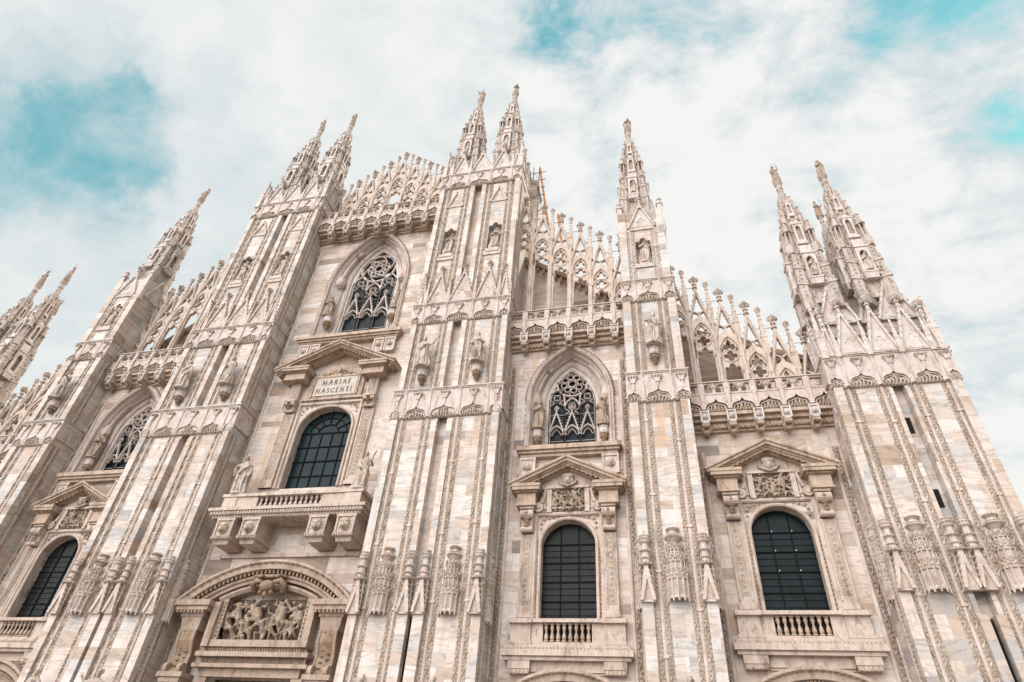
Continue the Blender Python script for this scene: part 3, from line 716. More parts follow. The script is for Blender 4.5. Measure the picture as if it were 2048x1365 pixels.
def canopy_mesh(kind):
    """big = round tabernacle hood over a statue; small = gabled hood over a strip"""
    mb = MB()
    if kind == 'big':
        n = 6; H = math.pi
        mb.mi = 0
        pr = [(.41, .22), (.43, .30), (.40, .36), (.40, 1.10), (.46, 1.18), (.46, 1.28), (.36, 1.36), (.35, 1.86), (.40, 1.92), (.40, 2.0), (.29, 2.08), (.27, 2.40), (.30, 2.46), (.20, 2.56), (.16, 2.74), (.23, 2.82), (.31, 2.92), (.32, 3.06), (.22, 3.12), (.18, 3.26), (.25, 3.33), (.22, 3.44), (.10, 3.52), (0, 3.55)]
        mb.lathe(pr, 0, 0, 0, n, H, 2*H)
        mb.box(-.40, .40, .0, .14, .3, 2.2)
        for i in range(n):
            a1 = H + H*i/n; a2 = H + H*(i+1)/n; a = (a1 + a2)/2
            def P(t, r_, z): return (r_*math.cos(t), r_*math.sin(t), z)
            def L(u, r_, z):                                            # across one facet
                p, q = P(a1, r_, z), P(a2, r_, z); return tuple(p[k]*(1-u) + q[k]*u for k in range(3))
            mb.mi = 0                                                    # scalloped lower edge with little drops
            mb.add([L(0, .42, .34), L(1, .42, .34), L(0, .43, .10), L(.25, .43, .22), L(.5, .44, .27), L(.75, .43, .22), L(1, .43, .10)], [(0, 2, 3, 4, 1), (4, 5, 6, 1)])
            mb.tube([P(a1, .43, .10), P(a1, .43, 1.25)], .035, 5)
            for z0, z1, r_, ht in ((.40, 1.06, .405, .34), (1.40, 1.82, .362, .28), (2.1, 2.38, .285, .2)):
                mb.mi = 1; mb.add([L(.30, r_, z0), L(.70, r_, z0), L(.70, r_, z1 - .10), L(.5, r_, z1), L(.30, r_, z1 - .10)], [(0, 1, 2, 3, 4)])
                mb.mi = 0; mb.add([L(.47, r_ + .015, z0), L(.53, r_ + .015, z0), L(.53, r_ + .015, z1), L(.47, r_ + .015, z1)], [(0, 1, 2, 3)])
                mb.mi = 1; mb.add([L(.08, r_ + .05, z1 - .02), L(.92, r_ + .05, z1 - .02), L(.5, r_ + .07, z1 + ht), L(.5, r_, z1 + ht)], [(0, 1, 2), (0, 2, 3), (1, 3, 2)])
                for u in (.2, .36, .64, .8): mb.blob(L(u, r_ + .07, z1 + ht*(1 - abs(u - .5)*2)), (.035, .035, .04))
                mb.blob(L(.5, r_ + .08, z1 + ht + .06), (.05, .05, .07))
                mb.mi = 0; mb.tube([P(a1, r_ + .03, z0), P(a1, r_ + .02, z1 + .12)], .028, 4); mb.blob(P(a1, r_ + .05, z1 + .16), (.04, .04, .10))
            mb.mi = 1
            for z, rr, q in ((2.62, .21, .05), (2.99, .33, .065), (3.10, .28, .05), (3.38, .25, .06)): mb.blob(P(a, rr, z), (q, q, q*1.2)); mb.blob(P(a1, rr, z), (q, q, q*1.2))
    else:
        mb.box(-.30, .30, -.12, .10, 0, .18)
        mb.plate([(-.34, .05), (-.20, .05), (0, .95), (.20, .05), (.34, .05), (.06, 1.65), (-.06, 1.65)], -.22, -.10)
        mb.mi = 1; mb.plate([(-.26, .1), (.26, .1), (.05, 1.4), (-.05, 1.4)], -.13, .10)
        for s in (-1, 1):
            crocket_line(mb, (s*.34, .1), (s*.06, 1.6), 6, .06, -.2)
            mb.tube([(s*.30, -.05, 0), (s*.24, -.05, 1.6)], [.05, .04], 5)
            for k in range(4): mb.blob((s*.29, -.02, .7 + k*.3), (.08, .09, .07)); mb.blob((s*.20, -.12, 1.0 + k*.25), (.06, .08, .06))
        mb.mi = 0; mb.lathe([(.30, 1.55), (.32, 1.62), (.20, 1.68), (.17, 2.1), (.23, 2.18), (.16, 2.25), (.14, 2.5), (.23, 2.58), (.25, 2.72), (.2, 2.8), (.24, 2.88), (.2, 2.92)], 0, -.02, 0, 8, math.pi, 2*math.pi)
        mb.mi = 1
        for k in range(7):
            a = math.pi + math.pi*(k + .5)/7
            for z, rr in ((1.62, .31), (1.85, .22), (2.18, .24), (2.72, .25)): mb.blob((rr*math.cos(a), rr*math.sin(a) - .02, z), (.055, .055, .06))
    return mb.mesh('canopy', [M['trim'], M['carved'], M['backing']])
CAN = {k: canopy_mesh(k) for k in ('big', 'small')}

def corbel_mesh():
    mb = MB(); mb.mi = 0; mb.lathe([(.30, .60), (.36, .70), (.35, .98), (.40, 1.02), (.40, 1.08), (0, 1.08)], 0, 0, 0, 8)
    mb.mi = 1; mb.lathe([(0, 0), (.07, .02), (.11, .12), (.07, .2), (.18, .32), (.25, .46), (.22, .55), (.30, .61)], 0, 0, 0, 10)
    for a in range(8):
        t = math.pi*2*a/8; mb.blob((.24*math.cos(t), .24*math.sin(t), .42), (.09, .09, .12)); mb.blob((.13*math.cos(t), .13*math.sin(t), .18), (.06, .06, .08))
    return mb.mesh('corbel', [M['white'], M['dark_brown']])
CORB = corbel_mesh()

def niche_hole(cx, w, z0, zs): return [(cx + w, z0)] + [(x, z) for x, z in trefoil_head(cx, w, zs, w*1.05)] + [(cx - w, z0)]

# --- piers
def pier_double(xl, xr, ribs, top, slit=False):
    """wide pier with four shafts; top='upper' carries on to the high storey"""
    cl, cr_ = ribs[1] + .62, ribs[2] - .62
    if cr_ - cl < .5: mid = (cl + cr_)/2; cl, cr_ = mid - .29, mid + .29
    zt = 22.5
    mb = MB()
    zlow = 44 if top == 'upper' else 22.5
    mb.box(xl, cl, .12, 3.6, .45, 31.0 if top == 'upper' else zlow); mb.box(cr_, xr, .12, 3.6, .45, 31.0 if top == 'upper' else zlow)
    mb.box(cl, cr_, .55, 3.6, .45, zlow)
    mb.box(xl - .02, xl + .42, -.04, .12, .45, 20.5); mb.box(xr - .42, xr + .02, -.04, .12, .45, 20.5)
    ls, rs = ribs[1] + .27, ribs[2] - .27
    mb.box(ls, cl, .03, .12, 9.6, 20.3); mb.box(cr_, rs, .03, .12, 9.6, 20.3)
    mid = (cl + cr_)/2
    mb.box(ls, mid - .13, -.10, .56, .45, 9.6); mb.box(mid + .13, rs, -.10, .56, .45, 9.6)
    if top == 'upper':
        for a, b in ((20.6, 27.9), (29.6, 42.3)): 
            mb.box(xl - .0, xl + .36, -.02, .12, a, b); mb.box(xr - .36, xr, -.02, .12, a, b)
            mb.box(ls, cl, .03, .12, a, b); mb.box(cr_, rs, .03, .12, a, b)
        mb.box(xl, xr, .62, 3.6, 31.0, 44)
        n1, n2 = (ribs[0]+ribs[1])/2, (ribs[2]+ribs[3])/2
        mb.plate([(xl, 31.0), (cl, 31.0), (cl, 44), (xl, 44)], .12, .62, [niche_hole(n1, .50, 34.5, 36.9)])
        mb.plate([(cr_, 31.0), (xr, 31.0), (xr, 44), (cr_, 44)], .12, .62, [niche_hole(n2, .50, 34.5, 36.9)])
    P = obj('pier', mb.mesh('pier', M['pier']), CATH)
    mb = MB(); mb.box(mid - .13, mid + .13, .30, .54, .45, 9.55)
    obj('slit_shade', mb.mesh('slit_shade', M['hole']), P)  # black box painting the deep shade of the slot
    for z in ((18.0, 14.25) if slit else ()):
        mb = MB(); mb.box(mid - .125, mid + .125, .50, .56, z, z + .85); obj('slit_window', mb.mesh('slit_window', M['hole']), P)
    for i, x in enumerate(ribs):
        rib(P, x, .45, 20.75, -.02)
        if top == 'upper': rib(P, x, 22.5, 28.2, -.02, .15); rib(P, x, 29.8, 42.4, -.02, .15)
    for s, x in ((-1, xl), (1, xr)):
        side_rib(P, x, s, .62, .45, 20.6)
        if top == 'upper': side_rib(P, x, s, .62, 22.6, 27.8); side_rib(P, x, s, .62, 29.8, 42.2)
    frieze(P, xl, xr, ribs, 20.5, 22.55)
    c1, c2 = (ribs[0]+ribs[1])/2, (ribs[2]+ribs[3])/2
    for x in (c1, c2):
        obj('canopy', CAN['big'], P, (x, .08, 9.45 + (.85 if slit else 0)), (1.05, 1.05, .98))
    dz = .9 if slit else 0
    for x in (xl + .26, (ls + mid - .13)/2, (rs + mid + .13)/2, xr - .26):
        obj('canopy', CAN['small'], P, (x, -.10, 9.6 + dz), (1.0, 1, 1.02))
    for s, x in ((-1, xl), (1, xr)):
        obj('canopy', CAN['big'], P, (x + s*.06, .75, 9.25 + dz), (.62, .62, .98), s*math.pi/2)
    # plain drums on which the lowest statues stand
    for x in (c1, c2): obj('corbel', CORB, P, (x, -.10, 3.2), (1.2, 1.2, 1.3))
    if top == 'upper':
        frieze(P, xl + .05, xr - .05, ribs, 27.85, 29.6)
        for x in (c1, c2): obj('corbel', CORB, P, (x, -.05, 22.85), (.9, .95, 1.0))
        gablets(P, xl, xr, ribs, 29.65, 2.75, .02, fin=.8)
        for c in (c1, c2):
            mb = MB()
            a, b = c - .66, c + .66
            for s in (-1, 1):
                p = [(c + s*.66, 39.9), (c, 41.7)]; p = p if s < 0 else p[::-1]
                mb.sweep(p, [(-.09, .12), (-.07, 0), (.05, 0), (.05, .12)])
            mb.box(a, b, .05, .13, 39.88, 40.0); obj('blind_gable', mb.mesh('blind_gable', M['trim']), P); mb = MB()
            mb.box(c - .5, c + .5, -.02, .62, 34.2, 34.48); mb.box(c - .62, c + .62, .03, .119, 33.9, 34.3)
            mb.box(c - .30, c + .30, .06, .56, 34.48, 34.70)
            obj('niche_sill', mb.mesh('niche_sill', M['trim']), P)
        frieze(P, xl + .05, xr - .05, ribs, 42.2, 44.0)
    zc = 44.0 if top == 'upper' else 22.55
    mb = MB(); mb.box(xl + .3, xr - .3, .75, 3.5, zc - .02, zc + 1.6)
    for i in range(2):
        c = (c1, c2)[i]; 
        mb.frus(c - 1.15, c + 1.15, .45, 2.7, zc + 1.58, zc + 4.2, .25, .25)
    obj('pier_head', mb.mesh('pier_head', M['spire']), P)
    if top == 'upper':
        gablets(P, xl + .05, xr - .05, ribs, zc, 2.6, .05, mat='white', fin=.8)
    else:
        gablets(P, xl + .1, xr - .1, ribs, zc, 2.9, -.02, mat='white', fin=1.0)
        for i, c in enumerate((c1, c2)):
            gablets(P, c - 1.05, c + 1.05, [], zc + 2.4, 2.9, .28, mat='white', fin=1.1)
        gablets(P, mid - .5, mid + .5, [], zc + 2.4, 1.7, .42, mat='white', fin=.9)
    # flanks of the crown
    for s, x in ((-1, xl), (1, xr)):
        for yy in (.75, 2.1):
            mb = MB(); mb.plate([(-.66, zc), (.66, zc), (0, zc + 2.6)], -.1, .1)
            for q in (-1, 1):
                p = [(q*.64, zc), (0, zc + 2.7)]; p = p if q < 0 else p[::-1]
                mb.sweep(p, [(-.10, .0), (-.08, -.2), (.04, -.2), (.06, .0)]); crocket_line(mb, (q*.66, zc), (0, zc + 2.7), 7, .095, -.14)
            finial(mb, 0, -.05, zc + 2.6, .9)
            obj('gablet', mb.mesh('gablet', M['white']), P, (x - s*.05, yy, 0), (1, 1, 1), s*math.pi/2)
        mb = MB(); pinnacle(mb, x - s*.08, .05, zc - .2, zc + 3.6, .17); obj('pinnacle', mb.mesh('pinnacle', M['white']), P); mb = MB(); pinnacle(mb, x - s*.08, 1.45, zc - .2, zc + 3.0, .13); obj('pinnacle', mb.mesh('pinnacle', M['white']), P)
    return P

RC = [6.12, 7.70, 9.55, 11.25]; RE = [30.2, 31.7, 33.2, 34.65]
PC = pier_double(5.45, 12.0, RC, 'upper'); dup(PC, CATH, (-1, 1, 1))
PE = pier_double(29.5, 35.2, RE, 'low', True); dup(PE, CATH, (-1, 1, 1))

def pier_single():
    xl, xr = 19.3, 22.42; ribs = [20.1, 21.66]; c = 20.87
    mb = MB()
    mb.box(xl, xr, .12, 3.6, .45, 30.2)
    for a, b in ((.45, 20.5), (22.5, 27.9)): mb.box(xl - .02, xl + .45, -.03, .12, a, b); mb.box(xr - .45, xr + .02, -.03, .12, a, b)
    mb.box(xl + .05, xr - .05, .66, 2.9, 30.2, 36.4)
    mb.plate([(xl + .05, 29.7), (xr - .05, 29.7), (xr - .05, 36.3), (xl + .05, 36.3)], .06, .66, [niche_hole(c, .50, 31.1, 33.1)])
    mb.box(xl + .05, xl + .55, -.02, .06, 29.7, 36.3); mb.box(xr - .55, xr - .05, -.02, .06, 29.7, 36.3)
    P = obj('pier', mb.mesh('pier', M['pier']), CATH)
    for x in ribs: rib(P, x, .45, 20.75, -.02); rib(P, x, 22.5, 28.2, -.02, .15); rib(P, x, 29.7, 34.4, -.06, .10)
    for s, x in ((-1, xl), (1, xr)): side_rib(P, x, s, .62, .45, 20.6); side_rib(P, x, s, .62, 22.6, 27.8)
    frieze(P, xl, xr, ribs, 20.5, 22.5); frieze(P, xl + .05, xr - .05, ribs, 27.85, 29.65)
    obj('canopy', CAN['big'], P, (c, .08, 10.0), (1.1, 1.1, 1.0))
    for x in (xl + .26, xr - .26): obj('canopy', CAN['small'], P, (x, -.08, 10.1), (1, 1, 1.02))
    for s, x in ((-1, xl), (1, xr)): obj('canopy', CAN['big'], P, (x + s*.06, .75, 9.8), (.62, .62, .98), s*math.pi/2)
    obj('corbel', CORB, P, (c, -.05, 22.95), (.9, .95, 1.0)); obj('corbel', CORB, P, (c, -.10, 3.4), (1.2, 1.2, 1.3))
    mb = MB(); mb.box(c - .62, c + .62, -.04, .055, 30.75, 31.1); mb.box(c - .30, c + .30, .04, .6, 31.09, 31.3); obj('niche_sill', mb.mesh('niche_sill', M['trim']), P)
    mb = MB(); mb.box(c - .75, c + .75, -.03, .058, 34.35, 34.5)
    obj('niche_lintel', mb.mesh('niche_lintel', M['trim']), P)
    gablets(P, c - .95, c + .95, [], 34.6, 2.3, .0, mat='white', fin=1.0)
    for s, x in ((-1, xl), (1, xr)):
        mb = MB(); mb.plate([(-.95, 34.6), (.95, 34.6), (0, 36.9)], -.1, .1)
        for q in (-1, 1):
            p = [(q*.95, 34.6), (0, 37.0)]; p = p if q < 0 else p[::-1]
            mb.sweep(p, [(-.10, .0), (-.08, -.2), (.04, -.2), (.06, .0)])
        obj('gablet', mb.mesh('gablet', M['white']), P, (x - s*.1, 1.35, 0), (1, 1, 1), s*math.pi/2)
    for x in (xl + .18, xr - .18):
        for y in (.12, 2.6):
            mb = MB(); mb.box(x - .2, x + .2, y - .12, y + .2, 34, 36.4); mb.box(x - .17, x + .17, y - .1, y + .17, 36.4, 37.0); mb.box(x - .23, x + .23, y - .16, y + .23, 36.9, 37.02); mb.lathe([(.2, 0), (.22, .15), (.12, .3), (.2, .4), (.12, .55)], x, y + .03, 37.0, 8)
            obj('pinnacle', mb.mesh('pinnacle', M['white']), P)
    mb = MB(); mb.frus(xl + .4, xr - .4, .4, 2.5, 36.2, 38.2, .2, .2); obj('pier_head', mb.mesh('pier_head', M['spire']), P)
    return P
PM = pier_single(); dup(PM, CATH, (-1, 1, 1))

# --- spires
def spire_parts():
    """12 m tall spire around the origin: returns {name: [meshes]}"""
    out = {}
    core = MB()
    core.lathe([(.86, 0), (.84, 4.2), (.72, 4.6), (.66, 7.4), (.48, 7.8), (.42, 9.5), (.30, 9.9), (.15, 11.3)], 0, 0, 0, 8, R(22.5), R(22.5) + 2*math.pi)
    core.lathe([(.14, 11.2), (.24, 11.35), (.26, 11.5), (.17, 11.62), (.19, 11.8), (.28, 11.92), (.28, 12.0), (0, 12.0)], 0, 0, 0, 8)
    for z, r in ((4.2, .88), (7.45, .62), (9.6, .42)):
        core.lathe([(r, -.12), (r*1.14, 0), (r*1.14, .12), (r*.9, .22)], 0, 0, z, 8, R(22.5), R(22.5) + 2*math.pi)
    for k in range(16):
        z = .5 + k*.58; r = .90 if z < 4.2 else (.74 if z < 7.5 else .50)
        for a in range(8):
            t = R(22.5 + 45*a); core.blob((r*math.cos(t), r*math.sin(t), z), (.085, .085, .10))
    for k in range(5):
        z = 10.0 + k*.26; r = .30 - .15*(z - 9.9)/1.4
        for a in range(8):
            t = R(22.5 + 45*a); core.blob((r*math.cos(t), r*math.sin(t), z), (.06, .06, .07))
    for z, r, h in ((4.35, .80, 1.3), (7.6, .56, 1.0), (9.75, .37, .7)):       # ring of small pinnacles at every set-off
        for a in range(8):
            t = R(22.5 + 45*a); x, y = r*math.cos(t), r*math.sin(t); q = .085*(r/.8)**.5
            core.box(x - q, x + q, y - q, y + q, z - .2, z + h*.45); core.lathe([(q*1.5, 0), (q*1.2, h*.05), (q*.4, h*.45), (q*.8, h*.5), (0, h*.6)], x, y, z + h*.42, 5)
            core.blob((x + q, y, z + h*.62), (q*.7, q*.7, q*.7)); core.blob((x - q, y, z + h*.62), (q*.7, q*.7, q*.7))
    out['core'] = core.mesh('spire', M['spire'])
    # stepped diagonal buttress with pitched weatherings (built facing +x, turned 45, 135 ...)
    b = MB()
    def stage(x, z0, z1, w, cap=True):
        b.add([(x - w*2, -w, z0), (x, -w, z0), (x + w*.9, 0, z0), (x, w, z0), (x - w*2, w, z0), (x - w*2, -w, z1), (x, -w, z1 - w*.35), (x + w*.9, 0, z1), (x, w, z1 - w*.35), (x - w*2, w, z1)],
              [(0, 1, 6, 5), (1, 2, 7, 6), (2, 3, 8, 7), (3, 4, 9, 8), (4, 3, 2, 1, 0), (5, 6, 7, 8, 9)])
        if cap:
            q = w*1.22
            b.add([(x - w*2, -q, z1 - q*.35), (x, -q, z1 - q*.35), (x + q*.95, 0, z1), (x, q, z1 - q*.35), (x - w*2, q, z1 - q*.35),
                   (x - w*2, -q, z1 - q*.35 + .12), (x, -q, z1 - q*.35 + .12), (x + q*.95, 0, z1 + .12), (x, q, z1 - q*.35 + .12), (x - w*2, q, z1 - q*.35 + .12), (x - .15, 0, z1 + .55)],
                  [(0, 1, 6, 5), (1, 2, 7, 6), (2, 3, 8, 7), (3, 4, 9, 8), (4, 3, 2, 1, 0), (5, 6, 10), (6, 7, 10), (7, 8, 10), (8, 9, 10), (9, 5, 10)])
    stage(1.16, -.6, 1.35, .34); stage(1.06, 1.3, 2.75, .32); stage(.97, 2.7, 4.15, .31)
    for x, z in ((1.38, 1.42), (1.28, 2.82), (1.18, 4.22)):
        b.lathe([(.07, -.1), (.06, .18), (.10, .24), (.04, .42), (0, .5)], x, 0, z, 5)
        for s in (-1, 1):
            b.blob((x - .25, s*.37, z + .04), (.09, .09, .16)); b.lathe([(.07, 0), (.06, .2), (.10, .26), (.03, .42), (0, .46)], x - .50, s*.38, z - .02, 5)
            for q in range(3): b.blob((x - .06, s*.20, z - .35 - q*.32), (.06, .06, .08))
    b.box(.62, 1.26, -.22, .22, 4.1, 4.9)
    for s in (-1, 1):
        b.tube([(1.02, s*.19, 4.8), (1.0, s*.17, 6.1)], .05, 5)
    b.tube([(1.22, 0, 4.8), (1.18, 0, 6.1)], .055, 5)
    b.lathe([(.30, 0), (.32, .08), (.24, .14), (.10, .9), (.16, .96), (.12, 1.04), (.05, 1.15)], .99, 0, 6.1, 6)
    for k in range(3):
        for s in (-1, 1): b.blob((.99 + .17*s*(1 - k*.25), 0, 6.35 + k*.22), (.07, .07, .07)); b.blob((.99, .15*s*(1 - k*.25), 6.35 + k*.22), (.06, .06, .06))
    b.box(.45, .84, -.12, .12, 4.9, 8.0); b.lathe([(.19, 0), (.20, .06), (.13, .1), (.06, .7), (.11, .75), (.04, .9)], .70, 0, 8.0, 6)
    b.box(.28, .56, -.08, .08, 8.0, 9.6); b.lathe([(.12, 0), (.13, .05), (.05, .45), (.08, .5), (.02, .6)], .48, 0, 9.6, 6)
    out['buttress'] = b.mesh('buttress', M['spire'])
    # tabernacle facing -y
    t = MB()
    t.plate([(-.36, 1.75), (.36, 1.75), (.36, 3.75), (0, 4.15), (-.36, 3.75)], -1.18, -.98, [[(.22, 1.95)] + list(reversed(parch(0, .22, 3.1, 3.5, 5))) + [(-.22, 1.95)]])
    for s in (-1, 1): t.box(min(s*.24, s*.36), max(s*.24, s*.36), -.98, -.6, 1.75, 3.72)
    t.box(-.42, .42, -1.24, -.6, 1.62, 1.76); t.frus(-.34, .34, -1.16, -.6, 1.2, 1.62, -.06, -.05)
    t.box(-.42, .42, -1.24, -.6, 3.72, 3.84)
    t.box(-.33, .33, -1.02, -.5, 3.84, 4.6)
    t.plate([(-.27, 5.0), (.27, 5.0), (.27, 6.75), (0, 7.15), (-.27, 6.75)], -.90, -.76, [[(.15, 5.25)] + list(reversed(parch(0, .15, 6.3, 6.6, 4))) + [(-.15, 5.25)]])
    t.box(-.32, .32, -.96, -.5, 4.85, 5.02); t.box(-.30, .30, -.94, -.5, 6.72, 6.82)
    t.plate([(-.17, 8.0), (.17, 8.0), (.17, 9.2), (0, 9.5), (-.17, 9.2)], -.58, -.48, [[(.09, 8.2)] + list(reversed(parch(0, .09, 8.9, 9.1, 4))) + [(-.09, 8.2)]])
    t.box(-.2, .2, -.62, -.36, 7.9, 8.02)
    h = t; h.mi = 1; h.box(-.22, .22, -.90, -.872, 1.95, 3.5); h.box(-.15, .15, -.72, -.705, 5.25, 6.6); h.box(-.09, .09, -.47, -.462, 8.2, 9.1)
    out['tabernacle'] = t.mesh('tabernacle', [M['white'], M['backing']])
    return out
SP = spire_parts()
def spire(x, y, z0, s=1.0, sz=1.0, label=None):
    o = obj('spire', SP['core'], CATH, (x, y, z0), (s, s, sz))
    for k in range(4):
        obj('buttress', SP['buttress'], o, rotz=R(45 + 90*k)); obj('tabernacle', SP['tabernacle'], o, rotz=R(90*k))
    return o
SPIRES = []
for s in (-1, 1):
    for x, z in ((6.88, 45.7), (10.36, 45.7)): SPIRES.append(spire(s*x, 1.42, z, 1.0, 1.0))
    SPIRES.append(spire(s*20.57, 1.3, 37.0, .95, .93))
    for x in (30.45, 33.35): SPIRES.append(spire(s*x, 1.1, 26.6, .98, .99))
    SPIRES.append(spire(s*33.25, 3.5, 27.0, .68, .85))

# ------------------------------------------------------------------ parapets with ogee panels, and the gable arcades above
def gable_mesh(p):
    """one tracery gable; z=0 is the tip of its pointed arch"""
    mb = MB(); w = p/2
    out = [(-w, -2.75), (-w, -.35), (0, 2.6), (w, -.35), (w, -2.75)]
    notch = trefoil_head(0, .46, -2.5, .47)
    out = out + [(.46, -2.75)] + notch + [(-.46, -2.75)]
    holes = [foil(0, -1.5, .40, 4, 0, 5),
             [(-.37, -.98), (-.15, -1.03), (0, -.92), (.15, -1.03), (.37, -.98), (.28, -.60), (.15, -.62), (.13, -.44), (0, -.22), (-.13, -.44), (-.15, -.62), (-.28, -.60)],
             [(.33, -1.07), (.46, -1.2), (.47, -1.02), (.38, -.78)], [(-.33, -1.07), (-.38, -.78), (-.47, -1.02), (-.46, -1.2)],
             [(0, 2.28), (-.36, 1.02), (-.22, .93), (-.05, .82), (.05, .82), (.22, .93), (.36, 1.02)],
             [(.05, .60), (.14, .79), (.36, .90), (.50, .42), (.57, .08), (.34, .24), (.14, .40)], [(-.05, .60), (-.14, .40), (-.34, .24), (-.57, .08), (-.50, .42), (-.36, .90), (-.14, .79)]]
    mb.plate(out, -.10, .12, holes)
    for s in (-1, 1):
        q = [(s*w, -.30), (0, 2.62)]; q = q if s < 0 else q[::-1]
        mb.sweep(q, [(-.10, .15), (-.10, -.13), (-.03, -.20), (.05, -.20), (.08, -.10), (.08, .15)])
        crocket_line(mb, (s*w*1.06, -.2), (s*.06, 2.5), 6, .092, -.02)
    mb.sweep([(-.62, -1.6)] + parch(0, .62, -1.25, 0, 8) + [(.62, -1.6)], [(-.09, .13), (-.07, -.20), (.04, -.20), (.06, .13)])
    mb.sweep(circle(0, -1.5, .46, 16), [(-.05, -.09), (0, -.15), (.05, -.09)], True)
    mb.sweep([(.46, -2.8)] + notch + [(-.46, -2.8)], [(-.05, -.09), (-.01, -.15), (.04, -.09)])
    mb.tube([(-.3, 0, .92), (0, -.03, .72), (.3, 0, .92)], .05, 5); mb.blob((0, -.06, .72), (.13, .12, .13))
    mb.lathe([(.12, 0), (.09, .55)], 0, 0, 2.4, 6); mb.lathe([(.17, 0), (.19, .05), (.17, .1)], 0, 0, 2.95, 8); finial(mb, 0, 0, 2.98, 1.32)
    return mb.mesh('gable', M['tracery'])
def pinn_mesh():
    mb = MB(); pinnacle(mb, 0, 0, -.6, 2.72, .165); mb.lathe([(.05, -.1), (.11, .02), (.15, .10), (.12, .22), (.17, .30), (.14, .40), (.06, .47), (0, .5)], 0, 0, 2.62, 7)
    for a in range(4): mb.blob((.14*math.cos(a*math.pi/2), .14*math.sin(a*math.pi/2), 2.82), (.07, .07, .08))
    return mb.mesh('pinnacle', M['tracery'])
PINN = pinn_mesh()
def console_mesh():
    """block carrying the balcony: framed head over a scrolled foot; origin at the wall, top at z=0"""
    mb = MB(); mb.mi = 0
    mb.box(-.27, .27, -.62, 0, -.78, 0)
    for s in (-1, 1): mb.box(min(s*.20, s*.29), max(s*.20, s*.29), -.72, -.62, -.74, -.02)
    mb.box(-.20, .20, -.70, -.62, -.10, -.02)
    head_mask(mb, 0, -.68, -.42, .78)
    mb.mi = 1
    mb.frus(-.20, .20, -.36, 0, -1.28, -.78, -.07, -.0); mb.tube([(-.22, -.52, -.92), (.22, -.52, -.92)], .14, 8); mb.tube([(-.2, -.28, -1.2), (.2, -.28, -1.2)], .11, 8)
    mb.blob((-.2, -.4, -1.1), (.14, .14, .16)); mb.blob((.2, -.4, -1.1), (.14, .14, .16))
    return mb.mesh('bracket', [M['white'], M['warm']])
CONS = console_mesh()

